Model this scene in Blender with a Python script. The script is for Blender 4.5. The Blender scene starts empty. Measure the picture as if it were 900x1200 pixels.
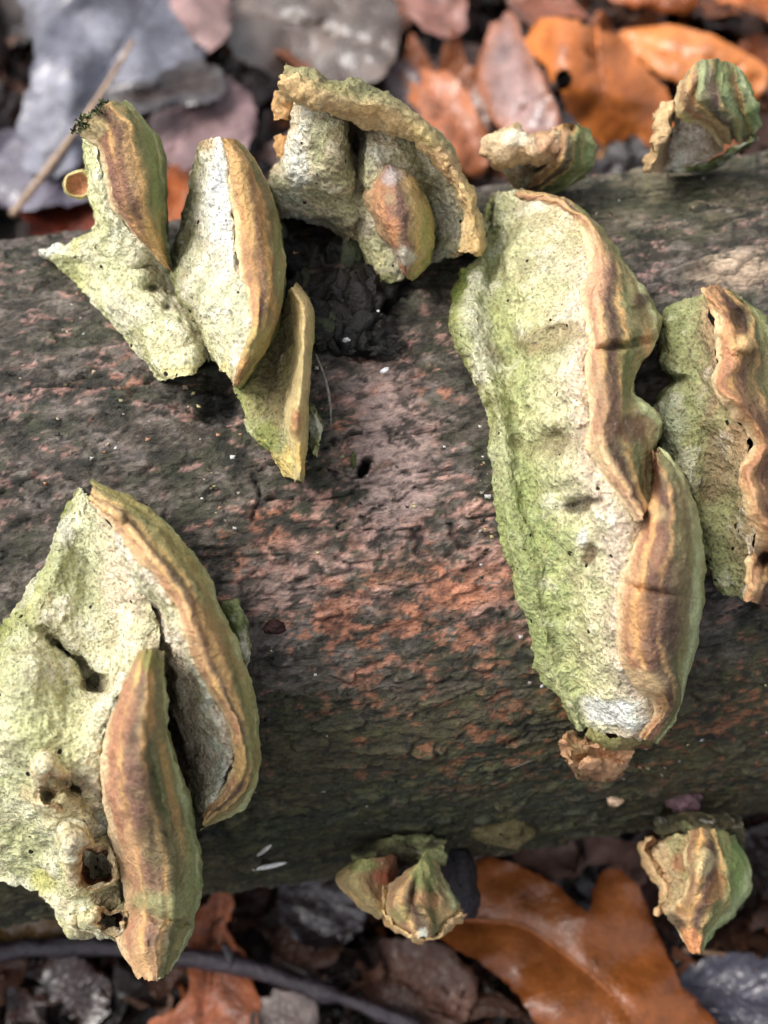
import bpy, math, random
import numpy as np
from mathutils import Vector, Euler
from mathutils.geometry import delaunay_2d_cdt

SC = bpy.context.scene
COL = SC.collection
CM = 0.01                       # everything below is written in centimetres

# ------------------------------------------------------------------ camera
ALPHA = math.radians(25.0)      # tilt away from looking straight down
DIST = 30.0                     # cm from the camera to the log's axis
T = math.tan(math.radians(22.5))
CAM = np.array([0.0, -DIST * math.sin(ALPHA), DIST * math.cos(ALPHA)])
FWD = np.array([0.0, math.sin(ALPHA), -math.cos(ALPHA)])
RGT = np.array([1.0, 0.0, 0.0])
UPV = np.array([0.0, math.cos(ALPHA), math.sin(ALPHA)])
cd = bpy.data.cameras.new('camera')
cam = bpy.data.objects.new('camera', cd)
COL.objects.link(cam)
cam.location = CAM * CM
cam.rotation_euler = (ALPHA, 0, 0)
cd.sensor_fit = 'VERTICAL'
cd.sensor_height = 36.0
cd.lens = 18.0 / T
cd.clip_start = 0.005
cd.clip_end = 500.0
cd.dof.use_dof = True
cd.dof.focus_distance = 0.217
cd.dof.aperture_fstop = 14.0
SC.camera = cam

# ------------------------------------------------------------------ sky, sun, exposure
SUN_EL, SUN_AZ = math.radians(56), math.radians(-80)     # azimuth from +Y towards +X
W = bpy.data.worlds.new('World')
SC.world = W
W.use_nodes = True
wn, wl = W.node_tree.nodes, W.node_tree.links
bg = wn['Background']
sky = wn.new('ShaderNodeTexSky')
sky.sky_type = 'NISHITA'
sky.sun_disc = False
sky.sun_elevation = SUN_EL
sky.sun_rotation = SUN_AZ
sky.air_density = 1.0
sky.dust_density = 5.0
sky.ozone_density = 1.0
hs = wn.new('ShaderNodeHueSaturation')
hs.inputs['Saturation'].default_value = 0.4
wl.new(sky.outputs[0], hs.inputs['Color'])
wl.new(hs.outputs[0], bg.inputs['Color'])
bg.inputs['Strength'].default_value = 0.15
sd = bpy.data.lights.new('sun', 'SUN')
sd.energy = 1.05
sd.angle = math.radians(28)
sd.color = (1.0, 0.965, 0.92)
sun = bpy.data.objects.new('sun', sd)
COL.objects.link(sun)
_d = Vector((math.sin(SUN_AZ) * math.cos(SUN_EL), math.cos(SUN_AZ) * math.cos(SUN_EL), math.sin(SUN_EL)))
sun.rotation_euler = _d.to_track_quat('Z', 'Y').to_euler()
SC.view_settings.view_transform = 'Standard'
SC.view_settings.look = 'None'
SC.view_settings.gamma = 1.0
SC.view_settings.exposure = 0.76

# ------------------------------------------------------------------ noise
def _hash(ix, iy, iz, seed):
    h = (ix.astype(np.uint32) * np.uint32(374761393)) ^ (iy.astype(np.uint32) * np.uint32(668265263)) \
        ^ (iz.astype(np.uint32) * np.uint32(2147483647)) ^ np.uint32((seed * 974634721 + 12345) & 0xffffffff)
    h = (h ^ (h >> np.uint32(13))) * np.uint32(1274126177)
    h = (h ^ (h >> np.uint32(16))) * np.uint32(2246822519)
    h = h ^ (h >> np.uint32(15))
    return h.astype(np.float64) / 4294967295.0

def vnoise(P, seed=0):
    """value noise in -1..1 for an (n,3) array"""
    I = np.floor(P).astype(np.int64)
    F = P - I
    F = F * F * F * (F * (F * 6 - 15) + 10)
    I = I & 0xffffffff
    r = 0
    for dx in (0, 1):
        wx = F[:, 0] if dx else 1 - F[:, 0]
        for dy in (0, 1):
            wy = F[:, 1] if dy else 1 - F[:, 1]
            for dz in (0, 1):
                wz = F[:, 2] if dz else 1 - F[:, 2]
                r = r + wx * wy * wz * _hash((I[:, 0] + dx) & 0xffffffff, (I[:, 1] + dy) & 0xffffffff, (I[:, 2] + dz) & 0xffffffff, seed)
    return r * 2 - 1

_ROT = np.array([[0.36, 0.48, -0.8], [-0.8, 0.6, 0.0], [0.48, 0.64, 0.6]])
def fbm(P, wave, octaves=4, seed=0, gain=0.5):
    Q = P / wave
    a, s, t = 1.0, 0, 0
    for o in range(octaves):
        Q = Q @ _ROT.T + 17.3 * (o + 1)
        s = s + a * vnoise(Q, seed + o)
        t += a
        a *= gain
        Q = Q * 2.0
    return s / t * 1.5

def worley(P, seed=0):
    """distance to the nearest and second feature point and the nearest one's random id"""
    I = np.floor(P).astype(np.int64)
    F = P - I
    n = len(P)
    f1 = np.full(n, 9.0); f2 = np.full(n, 9.0); idd = np.zeros(n)
    for dx in (-1, 0, 1):
        for dy in (-1, 0, 1):
            for dz in (-1, 0, 1):
                a, b, c = [(I[:, k] + d) & 0xffffffff for k, d in enumerate((dx, dy, dz))]
                ox, oy, oz = _hash(a, b, c, seed), _hash(a, b, c, seed + 1), _hash(a, b, c, seed + 2)
                d = np.sqrt((dx + ox - F[:, 0]) ** 2 + (dy + oy - F[:, 1]) ** 2 + (dz + oz - F[:, 2]) ** 2)
                near = d < f1
                f2 = np.where(near, f1, np.minimum(f2, d))
                idd = np.where(near, _hash(a, b, c, seed + 3), idd)
                f1 = np.where(near, d, f1)
    return f1, f2, idd

def sstep(a, b, x):
    t = np.clip((x - a) / (b - a), 0, 1)
    return t * t * (3 - 2 * t)

def lin(c):
    c = np.asarray(c, float) / 255.0
    return np.where(c <= 0.04045, c / 12.92, ((c + 0.055) / 1.055) ** 2.4)

def mixc(A, B, f):
    f = np.asarray(f)[:, None]
    return A * (1 - f) + np.asarray(B) * f

# ------------------------------------------------------------------ geometry of the place
R = 7.75                                                # log radius
PHI = math.radians(8.1)
AX = np.array([math.cos(PHI), math.sin(PHI), 0.0])      # log axis, level
def pdir(px, py):
    px, py = np.asarray(px, float), np.asarray(py, float)
    return FWD + RGT * ((px - 450) / 600 * T)[..., None] + UPV * ((600 - py) / 600 * T)[..., None]
A0 = CAM + pdir(450.0, 622.0) * DIST
ZG = A0[2] - R - 0.5                                    # level of the forest floor

def log_depth(px, py, soft=1.5):
    """depth at which a line of sight meets the log's front (filleted at the sides)"""
    d = pdir(px, py)
    w = CAM - A0
    dp = d - (d @ AX)[..., None] * AX
    wp = w - (w @ AX) * AX
    a = (dp * dp).sum(-1)
    b = (dp * wp).sum(-1)
    tc = -b / a
    dist2 = ((wp + dp * tc[..., None]) ** 2).sum(-1)
    return tc - np.sqrt(np.maximum(R * R - dist2, 0) + soft * soft) / np.sqrt(a)

SL, LL = 1.4, 1.5
def soft_depth(px, py):
    """like log_depth, but easing off towards the log's outline (for things that stand on it)"""
    d = pdir(px, py)
    w = CAM - A0
    dp = d - (d @ AX)[..., None] * AX
    wp = w - (w @ AX) * AX
    a = (dp * dp).sum(-1)
    tc = -(dp * wp).sum(-1) / a
    dist = np.sqrt(((wp + dp * tc[..., None]) ** 2).sum(-1))
    d0 = R * SL / math.sqrt(1 + SL * SL); f0 = math.sqrt(R * R - d0 * d0)
    f = np.where(dist < d0, np.sqrt(np.maximum(R * R - dist * dist, 0)), f0 - SL * LL * (1 - np.exp(-np.maximum(dist - d0, 0) / LL)))
    return tc - f / np.sqrt(a)

def ground_depth(px, py):
    d = pdir(px, py)
    return (ZG - CAM[2]) / d[..., 2]

def project(P):
    v = P - CAM
    z = v @ FWD
    return 450 + (v @ RGT) / z / T * 600, 600 - (v @ UPV) / z / T * 600

def at_floor(px, py, z=0.0):
    d = pdir(px, py)
    t = (ZG + z - CAM[2]) / d[2]
    return CAM + d * t

# ------------------------------------------------------------------ object helpers
def link(name, me, parent=None):
    o = bpy.data.objects.new(name, me)
    COL.objects.link(o)
    if parent is not None:
        o.parent = parent
        o.matrix_parent_inverse.identity()
        if me is not None and parent.type == 'EMPTY':
            pass
    return o

def tag(o, label, cat, group=None, kind=None):
    o['label'] = label
    o['category'] = cat
    if group: o['group'] = group
    if kind: o['kind'] = kind
    return o

def thing(name, label, cat, loc_cm, group=None):
    o = bpy.data.objects.new(name, None)
    COL.objects.link(o)
    o.location = np.asarray(loc_cm) * CM
    o.empty_display_size = 0.01
    return tag(o, label, cat, group)

def np_mesh(name, V, quads=None, tris=None, col=None, mat=None, sharp=None, origin=None):
    """V in cm, world; origin (cm) is subtracted so that the mesh sits in its parent's space"""
    V = np.asarray(V, float)
    if origin is not None: V = V - np.asarray(origin)
    me = bpy.data.meshes.new(name)
    nq = 0 if quads is None else len(quads)
    nt = 0 if tris is None else len(tris)
    me.vertices.add(len(V))
    me.vertices.foreach_set('co', (V * CM).astype(np.float32).ravel())
    loops = np.concatenate([np.asarray(quads if nq else [], np.int32).ravel(), np.asarray(tris if nt else [], np.int32).ravel()]).astype(np.int32)
    me.loops.add(len(loops))
    me.loops.foreach_set('vertex_index', loops)
    st = np.concatenate([np.arange(nq) * 4, nq * 4 + np.arange(nt) * 3]).astype(np.int32)
    me.polygons.add(nq + nt)
    me.polygons.foreach_set('loop_start', st)
    me.update(calc_edges=True)
    me.validate()
    me.polygons.foreach_set('use_smooth', np.ones(len(me.polygons), bool))
    if sharp: me.set_sharp_from_angle(angle=math.radians(sharp))
    if col is not None:
        a = me.color_attributes.new('tint', 'FLOAT_COLOR', 'POINT')
        c = np.ones((len(V), 4), np.float32); c[:, :3] = col
        a.data.foreach_set('color', c.ravel())
    if mat: me.materials.append(mat)
    me.update()
    return me

def catmull(pts, par, x):
    """interpolate rows of pts, given at rising parameters par, at x (monotone-ish cubic)"""
    pts = np.asarray(pts, float)
    n = len(pts)
    if n == 2:
        f = ((x - par[0]) / (par[1] - par[0]))[:, None]
        return pts[0] * (1 - f) + pts[1] * f
    m = np.empty_like(pts)
    dl = np.diff(par)[:, None]
    sl = np.diff(pts, axis=0) / dl
    m[1:-1] = (sl[:-1] * dl[1:] + sl[1:] * dl[:-1]) / (dl[:-1] + dl[1:])
    m[0], m[-1] = sl[0], sl[-1]
    i = np.clip(np.searchsorted(par, x, side='right') - 1, 0, n - 2)
    h = (par[i + 1] - par[i])[:, None]
    t = ((x - par[i])[:, None]) / h
    return (2*t**3 - 3*t**2 + 1) * pts[i] + (t**3 - 2*t**2 + t) * h * m[i] + (-2*t**3 + 3*t**2) * pts[i+1] + (t**3 - t**2) * h * m[i+1]

# ------------------------------------------------------------------ materials
def nt_new(name):
    m = bpy.data.materials.new(name)
    m.use_nodes = True
    n, l = m.node_tree.nodes, m.node_tree.links
    return m, n, l, n['Principled BSDF']

def tex_coord(n, l, scale=(100, 100, 100)):
    g = n.new('ShaderNodeNewGeometry')
    mp = n.new('ShaderNodeMapping')
    mp.inputs['Scale'].default_value = scale
    l.new(g.outputs['Position'], mp.inputs['Vector'])
    return mp.outputs[0]

def noise(n, l, v, scale, detail=3, rough=0.55):
    t = n.new('ShaderNodeTexNoise')
    t.inputs['Scale'].default_value = scale
    t.inputs['Detail'].default_value = detail
    t.inputs['Roughness'].default_value = rough
    l.new(v, t.inputs['Vector'])
    return t.outputs['Fac']

def maprange(n, l, x, a, b, c, d):
    t = n.new('ShaderNodeMapRange')
    for i, q in zip((1, 2, 3, 4), (a, b, c, d)): t.inputs[i].default_value = q
    l.new(x, t.inputs[0])
    return t.outputs[0]

def math_(n, l, op, a, b=None):
    t = n.new('ShaderNodeMath'); t.operation = op
    for i, q in enumerate((a, b)):
        if q is None: continue
        if isinstance(q, (int, float)): t.inputs[i].default_value = q
        else: l.new(q, t.inputs[i])
    return t.outputs[0]

def scaled(n, l, colr, fac):
    t = n.new('ShaderNodeVectorMath'); t.operation = 'SCALE'
    l.new(colr, t.inputs[0]); l.new(fac, t.inputs['Scale'])
    return t.outputs[0]

def mix(n, l, fac, a, b):
    t = n.new('ShaderNodeMix'); t.data_type = 'RGBA'
    if isinstance(fac, (int, float)): t.inputs[0].default_value = fac
    else: l.new(fac, t.inputs[0])
    for k, q in ((6, a), (7, b)):
        if isinstance(q, tuple): t.inputs[k].default_value = (*q, 1)
        else: l.new(q, t.inputs[k])
    return t.outputs[2]

def bump(n, l, h, strength, dist, prev=None):
    t = n.new('ShaderNodeBump')
    t.inputs['Strength'].default_value = strength
    t.inputs['Distance'].default_value = dist
    l.new(h, t.inputs['Height'])
    if prev is not None: l.new(prev, t.inputs['Normal'])
    return t.outputs[0]

def voro(n, l, v, scale, feature='F1'):
    t = n.new('ShaderNodeTexVoronoi'); t.feature = feature
    t.inputs['Scale'].default_value = scale
    l.new(v, t.inputs['Vector'])
    return t

def tint(n):
    a = n.new('ShaderNodeVertexColor'); a.layer_name = 'tint'
    return a.outputs['Color']

def make_pore_mat():
    m, n, l, b = nt_new('pore_flesh')
    v = tex_coord(n, l)
    fine = noise(n, l, v, 14, 4, 0.65)
    mid = noise(n, l, v, 3.2, 3)
    vp = voro(n, l, v, 13)
    pit = maprange(n, l, vp.outputs['Distance'], 0.0, 0.42, 0.5, 1.05)
    vs = voro(n, l, v, 3.4)
    sp = n.new('ShaderNodeSeparateColor'); l.new(vs.outputs['Color'], sp.inputs[0])
    keep = math_(n, l, 'GREATER_THAN', sp.outputs[0], 0.58)
    size = maprange(n, l, sp.outputs[1], 0, 1, 0.05, 0.20)
    dot = math_(n, l, 'LESS_THAN', math_(n, l, 'ADD', vs.outputs['Distance'], math_(n, l, 'MULTIPLY', noise(n, l, v, 16, 2), 0.05)), size)
    speck = math_(n, l, 'MULTIPLY', dot, keep)
    f = math_(n, l, 'MULTIPLY', maprange(n, l, fine, 0.3, 0.7, 0.68, 1.32), maprange(n, l, mid, 0.3, 0.7, 0.86, 1.16))
    f = math_(n, l, 'MULTIPLY', f, pit)
    c = scaled(n, l, tint(n), f)
    warm = maprange(n, l, noise(n, l, v, 5.5, 3), 0.55, 0.75, 0.0, 0.35)
    c = mix(n, l, warm, c, tuple(lin((178, 146, 96))))
    c = mix(n, l, speck, c, tuple(lin((38, 30, 24))))
    l.new(c, b.inputs['Base Color'])
    b.inputs['Roughness'].default_value = 0.72
    b.inputs['Specular IOR Level'].default_value = 0.3
    n1 = bump(n, l, vp.outputs['Distance'], 0.7, 0.0008)
    n2 = bump(n, l, fine, 0.9, 0.0014, n1)
    l.new(n2, b.inputs['Normal'])
    return m

def make_cap_mat():
    m, n, l, b = nt_new('cap_skin')
    v = tex_coord(n, l)
    fine = noise(n, l, v, 16, 4, 0.65)
    mid = noise(n, l, v, 3.0, 4)
    f = math_(n, l, 'MULTIPLY', maprange(n, l, fine, 0.3, 0.7, 0.68, 1.26), maprange(n, l, mid, 0.3, 0.7, 0.88, 1.14))
    c = scaled(n, l, tint(n), f)
    hairs = maprange(n, l, noise(n, l, v, 22, 2), 0.62, 0.72, 0.0, 0.4)
    c = mix(n, l, hairs, c, tuple(lin((205, 190, 160))))
    dk = maprange(n, l, noise(n, l, v, 8, 3), 0.62, 0.72, 0.0, 0.45)
    c = mix(n, l, dk, c, tuple(lin((62, 46, 36))))
    l.new(c, b.inputs['Base Color'])
    b.inputs['Roughness'].default_value = 0.55
    b.inputs['Specular IOR Level'].default_value = 0.4
    n1 = bump(n, l, fine, 0.75, 0.0009)
    n2 = bump(n, l, mid, 0.4, 0.0015, n1)
    l.new(n2, b.inputs['Normal'])
    return m

def make_bark_mat():
    m, n, l, b = nt_new('wet_bark')
    v = tex_coord(n, l)
    mp = n.new('ShaderNodeMapping')
    mp.inputs['Rotation'].default_value = (0, 0, -PHI)
    l.new(v, mp.inputs['Vector'])
    mp2 = n.new('ShaderNodeMapping'); mp2.inputs['Scale'].default_value = (0.5, 1, 1)
    l.new(mp.outputs[0], mp2.inputs['Vector'])
    e = mp2.outputs[0]
    fine = noise(n, l, e, 12, 5, 0.7)
    mid = noise(n, l, e, 4, 4, 0.65)
    f = math_(n, l, 'MULTIPLY', maprange(n, l, fine, 0.3, 0.7, 0.55, 1.55), maprange(n, l, mid, 0.3, 0.7, 0.8, 1.25))
    c = scaled(n, l, tint(n), f)
    pale = maprange(n, l, noise(n, l, e, 20, 2), 0.68, 0.75, 0.0, 0.5)
    c = mix(n, l, pale, c, tuple(lin((150, 125, 112))))
    l.new(c, b.inputs['Base Color'])
    rg = maprange(n, l, noise(n, l, v, 5, 3), 0.35, 0.65, 0.38, 0.7)
    l.new(rg, b.inputs['Roughness'])
    b.inputs['Specular IOR Level'].default_value = 0.45
    n1 = bump(n, l, fine, 0.9, 0.0014)
    n2 = bump(n, l, mid, 0.6, 0.0025, n1)
    l.new(n2, b.inputs['Normal'])
    return m

def make_leaf_mat(name, rough=0.3, spec=0.5, coat=0.3, spots=1.0):
    m, n, l, b = nt_new(name)
    v = tex_coord(n, l)
    big = noise(n, l, v, 0.9, 4, 0.6)
    fine = noise(n, l, v, 6, 4, 0.6)
    f = math_(n, l, 'MULTIPLY', maprange(n, l, fine, 0.3, 0.7, 0.8, 1.15), maprange(n, l, big, 0.3, 0.7, 1 - .45 * spots - .12 * (1 - spots), 1.2))
    c = scaled(n, l, tint(n), f)
    sp = maprange(n, l, noise(n, l, v, 2.6, 3, 0.7), 0.62 + (1 - spots) * .05, 0.72 + (1 - spots) * .05, 0.0, 0.75)
    c = mix(n, l, sp, c, tuple(lin((48, 28, 18))))
    l.new(c, b.inputs['Base Color'])
    l.new(maprange(n, l, big, 0.3, 0.7, rough * 0.75, rough * 1.4), b.inputs['Roughness'])
    b.inputs['Specular IOR Level'].default_value = spec
    b.inputs['Coat Weight'].default_value = coat
    b.inputs['Coat Roughness'].default_value = 0.16
    vv = voro(n, l, v, 4.5, 'DISTANCE_TO_EDGE')
    ed = maprange(n, l, vv.outputs['Distance'], 0.0, 0.16, 0.0, 1.0)
    n1 = bump(n, l, ed, 0.05 + .38 * spots, 0.0006)
    n2 = bump(n, l, noise(n, l, v, 2.4, 4), 0.08 + .32 * spots, 0.0016, n1)
    l.new(n2, b.inputs['Normal'])
    return m

def make_plain(name, rough=0.6, s1=10, lo=0.6, hi=1.3, bumpd=0.0008, spec=0.4):
    m, n, l, b = nt_new(name)
    v = tex_coord(n, l)
    f = noise(n, l, v, s1, 4, 0.65)
    c = scaled(n, l, tint(n), maprange(n, l, f, 0.3, 0.7, lo, hi))
    l.new(c, b.inputs['Base Color'])
    b.inputs['Roughness'].default_value = rough
    b.inputs['Specular IOR Level'].default_value = spec
    l.new(bump(n, l, f, 0.7, bumpd), b.inputs['Normal'])
    return m

M_PORE, M_CAP, M_BARK = make_pore_mat(), make_cap_mat(), make_bark_mat()
M_LEAF = make_leaf_mat('wet_leaf', 0.26, 0.6, 0.5)
M_SMOOTH = make_leaf_mat('smooth_leaf', 0.32, 0.5, 0.25, 0.4)
M_DULL = make_leaf_mat('dull_leaf', 0.42, 0.45, 0.15)
M_TWIG = make_plain('wet_twig', 0.28, 7, 0.5, 1.5, 0.0014, 0.6)
M_SOIL = make_plain('soil', 0.75, 3, 0.4, 1.5, 0.004)
M_MOSS = make_plain('moss', 0.8, 14, 0.5, 1.4, 0.001, 0.2)
M_CRUMB = make_plain('rotten_wood', 0.55, 8, 0.5, 1.5, 0.0012)

# ------------------------------------------------------------------ the setting: forest floor
def build_floor():
    e = np.concatenate([-np.geomspace(12000, 70, 14), np.linspace(-60, 60, 160), np.geomspace(70, 12000, 14)])
    X, Y = np.meshgrid(e, e)
    P = np.stack([X.ravel(), Y.ravel(), np.zeros(X.size)], 1)
    near = np.exp(-((P[:, 0] ** 2 + P[:, 1] ** 2) / 120.0 ** 2))
    Z = ZG - 0.4 + (0.7 * fbm(P, 9, 3, 5) + 0.35 * fbm(P, 1.8, 3, 9)) * near
    P[:, 2] = Z
    n = len(e)
    i = np.arange(n * n).reshape(n, n)
    q = np.stack([i[:-1, :-1], i[:-1, 1:], i[1:, 1:], i[1:, :-1]], -1).reshape(-1, 4)
    c = mixc(np.tile(lin((46, 34, 28)), (n * n, 1)), lin((26, 21, 19)), sstep(-.4, .4, fbm(P, 4, 3, 3)))
    o = link('forest_floor', np_mesh('forest_floor', P, q, col=c, mat=M_SOIL))
    o['kind'] = 'structure'
build_floor()

# ------------------------------------------------------------------ the log
E1 = np.cross(AX, np.array([0, 0, 1.0])); E1 /= np.linalg.norm(E1)     # level, towards the camera side
E2 = np.array([0, 0, 1.0])

def blob(px, py, cx, cy, rx, ry, rot=0.0):
    c, s = math.cos(math.radians(rot)), math.sin(math.radians(rot))
    dx, dy = px - cx, py - cy
    u, v = (dx * c + dy * s) / rx, (-dx * s + dy * c) / ry
    return np.exp(-(u * u + v * v))

def bark_fields(P, th, ax):
    """relief (cm) and colour of the bark at points of the smooth cylinder"""
    px, py = project(P)
    vis = (((P - CAM) * (P - (A0 + ax[:, None] * AX))).sum(1) < 0)
    Q = np.stack([ax * 0.45, R * np.cos(th), R * np.sin(th)], 1)
    warp = np.stack([fbm(Q, 0.8, 2, 31), fbm(Q, 0.8, 2, 41), fbm(Q, 0.8, 2, 51)], 1) * 0.22
    f1, f2, pid = worley((Q + warp) / 0.27, 61)
    edge = f2 - f1
    n_big = fbm(Q, 2.2, 4, 71)
    n_mid = fbm(Q, 0.38, 4, 81, 0.6)
    n_fin = fbm(Q, 0.12, 3, 91, 0.6)
    g1, g2, gid = worley((Q + warp * .6) / 0.12, 67)
    relief = 0.05 * (pid - .5) * sstep(0.0, 0.25, edge) - 0.03 * (1 - sstep(0, .12, edge)) + 0.045 * n_mid + 0.04 * n_fin \
        + 0.10 * fbm(Q, 3.5, 2, 15) + 0.02 * (gid - .5)
    # colour
    black, dark, mid = lin((26, 23, 22)), lin((62, 55, 54)), lin((100, 88, 86))
    lilac, pink, orange = lin((142, 126, 130)), lin((188, 142, 124)), lin((192, 112, 74))
    green, olive, tan = lin((52, 60, 36)), lin((96, 94, 60)), lin((160, 138, 112))
    Q2 = np.stack([ax * .62, R * np.cos(th), R * np.sin(th)], 1)
    p1 = fbm(Q2, .32, 4, 201, .65); p2 = fbm(Q2, .24, 4, 211, .7); p3 = fbm(Q2, .19, 4, 221, .7)
    v = vis.astype(float)
    c = np.tile(lin((100, 92, 82)), (len(P), 1))
    c = mixc(c, lin((60, 56, 47)), sstep(-.2, .4, p1 + .3 * n_big))
    c = mixc(c, lin((142, 131, 124)), sstep(.22, .55, -p1 + .2 * n_fin) * .6)
    c = mixc(c, lin((66, 70, 50)), sstep(.1, .5, fbm(Q2, .5, 4, 231) + .3 * n_big) * .6)
    c = mixc(c, lin((186, 146, 136)), sstep(.36, .62, p3 + .25 * n_big) * .65)
    warm = v * np.clip(blob(px, py, 430, 690, 160, 75, -8) + .95 * blob(px, py, 570, 710, 50, 95) + .75 * blob(px, py, 450, 500, 80, 120)
                       + .6 * blob(px, py, 320, 640, 75, 60) + .3 * blob(px, py, 420, 830, 150, 45) + .25 * blob(px, py, 120, 440, 170, 80, -10), 0, 1)
    wpat = sstep(-.14, .2, p3 + .2 * n_big + .35 * (gid - .5) + .85 * warm - .54)
    wpat = wpat * (1 - .75 * sstep(.12, .4, fbm(Q2 * [.6, 1, 1], .30, 3, 251)))
    kind = sstep(-.2, .3, fbm(Q, .9, 3, 131) + .8 * (sstep(560, 760, py) - .45))
    wcol = mixc(np.tile(lin((194, 152, 136)), (len(P), 1)), lin((194, 126, 90)), kind * .85)
    wcol = mixc(wcol, lin((126, 84, 70)), sstep(.0, .5, p1) * .7)
    c = mixc(c, wcol, wpat * np.clip(warm * 2.2, 0, 1) * .85)
    paleb = v * np.clip(blob(px, py, 465, 570, 60, 70) + .8 * blob(px, py, 450, 470, 50, 80) + .6 * blob(px, py, 330, 690, 50, 40), 0, 1)
    c = mixc(c, lin((190, 164, 154)), sstep(.1, .6, paleb + .9 * p2) * paleb)
    low = v * sstep(735, 860, py + 0.13 * (px - 450) + 60 * n_big)
    lowc = mixc(mixc(np.tile(lin((74, 68, 44)), (len(P), 1)), lin((46, 52, 32)), sstep(-.2, .4, n_big)), olive, sstep(.1, .5, p1) * .6)
    lowc = mixc(lowc, lin((140, 90, 58)), sstep(.28, .5, p3 + .3 * fbm(Q, 1.2, 2, 141)) * (1 - sstep(870, 950, py)) * .85)
    c = mixc(c, lowc, low * .92)
    top = v * np.clip(blob(px, py, 800, 215, 170, 45, -6) , 0, 1)
    c = mixc(c, mixc(np.tile(lin((128, 120, 92)), (len(P), 1)), lin((84, 88, 62)), sstep(-.3, .3, n_mid)), top * .85)
    pale = v * blob(px, py, 870, 312, 60, 26, -10)
    c = mixc(c, lin((196, 172, 146)), sstep(.1, .5, pale + .4 * n_mid) * pale)
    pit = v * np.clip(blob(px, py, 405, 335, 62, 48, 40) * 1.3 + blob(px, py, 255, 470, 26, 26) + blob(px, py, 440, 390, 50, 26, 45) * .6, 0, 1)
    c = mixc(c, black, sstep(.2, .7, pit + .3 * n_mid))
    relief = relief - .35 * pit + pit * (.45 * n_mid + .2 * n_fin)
    c = mixc(c, black, (1 - sstep(.0, .10, edge)) * .55)
    c = mixc(c, lin((34, 36, 29)), sstep(.30, .52, p2) * .8)
    c = mixc(c, black, sstep(.34, .66, n_mid + .3 * n_fin) * .3)
    fis = 1 - np.abs(fbm(np.stack([ax * .22, R * np.cos(th), R * np.sin(th)], 1) + warp * .5, .7, 3, 301, .55))
    fis = sstep(.955, 1.0, fis) * sstep(-.2, .3, n_big + .5 * n_mid)
    relief = relief - .10 * fis
    c = mixc(c, lin((24, 22, 19)), fis * .85)
    flake = sstep(.80, .9, pid) * sstep(.05, .2, edge)
    relief = relief + .06 * flake
    c = mixc(c, c * 1.35 + .012, flake * .6)
    # a bored hole and a crack
    hole = v * np.clip(blob(px, py, 427, 545, 7, 13, 25) + .3 * n_fin * blob(px, py, 427, 545, 14, 20), 0, 1)
    relief = relief - .5 * sstep(.3, .7, hole)
    c = mixc(c, lin((12, 11, 10)), sstep(.25, .5, hole))
    ck = v * np.exp(-((px - (300 + 4 * np.sin(py / 9.0))) / 2.2) ** 2) * ((py > 552) & (py < 610))
    relief = relief - .12 * ck
    c = mixc(c, black, ck)
    return relief, c

def build_log():
    t_vis = np.linspace(-0.35, math.pi + 0.35, 640)                       # the upper side, seen
    mid_dir = math.atan2((CAM - A0) @ E2, (CAM - A0) @ E1)
    th = np.concatenate([mid_dir + np.linspace(-1.62, 1.62, 620), mid_dir + np.linspace(1.66, 2 * math.pi - 1.66, 70)])
    ax = np.concatenate([np.linspace(-62, -12.6, 90), np.linspace(-12.5, 12.5, 520), np.linspace(12.6, 62, 90)])
    TH, AA = np.meshgrid(th, ax)
    t, a = TH.ravel(), AA.ravel()
    N = np.cos(t)[:, None] * E1 + np.sin(t)[:, None] * E2
    P = A0 + a[:, None] * AX + N * R
    rel, c = bark_fields(P, t, a)
    rel = rel + 0.10 * np.sin(a * .21 + 1) * np.sin(t * 2 + 1)
    V = P + N * rel[:, None]
    nt, na = len(th), len(ax)
    i = np.arange(na * nt).reshape(na, nt)
    j = np.roll(i, -1, axis=1)
    q = np.stack([i[:-1], j[:-1], j[1:], i[1:]], -1).reshape(-1, 4)
    org = A0 - np.array([0, 0, R])
    root = thing('fallen_log', 'thick dead log with dark flaking bark and pink patches, lying across the litter', 'log', org)
    link('bark', np_mesh('bark', V, q, col=c, mat=M_BARK, origin=org), root)
    for s, k in ((-1, 0), (1, na - 1)):                                   # sawn ends, far outside the picture
        ring = V[i[k]]
        cen = ring.mean(0)
        rr = np.concatenate([cen + (ring - cen) * f for f in (0.985, .7, .4, .12)])
        n4 = nt
        k4 = np.arange(4 * n4).reshape(4, n4)
        k5 = np.roll(k4, -1, axis=1)
        qq = np.stack([k4[:-1], k5[:-1], k5[1:], k4[1:]], -1).reshape(-1, 4)
        rr = np.concatenate([rr, [cen]])
        tr = np.stack([k4[3], k5[3], np.full(n4, 4 * n4)], -1)
        rr = rr + AX * s * 0.01
        d = np.linalg.norm(rr - cen, axis=1)
        cc = mixc(np.tile(lin((150, 118, 84)), (len(rr), 1)), lin((88, 62, 44)), .5 + .5 * np.sin(d * 6))
        link('sawn_end', np_mesh('sawn_end', rr, qq, tr, col=cc, mat=M_CRUMB, origin=org), root)
    return root, org
LOG, LOG_ORG = build_log()

# ------------------------------------------------------------------ lofts: surfaces through curves
def grid_normals(V):
    du = np.gradient(V, axis=0); dv = np.gradient(V, axis=1)
    n = np.cross(du, dv)
    n /= np.linalg.norm(n, axis=2, keepdims=True) + 1e-9
    s = np.sign(((CAM - V) * n).sum(2).mean())
    return n * (s if s else 1)

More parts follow.
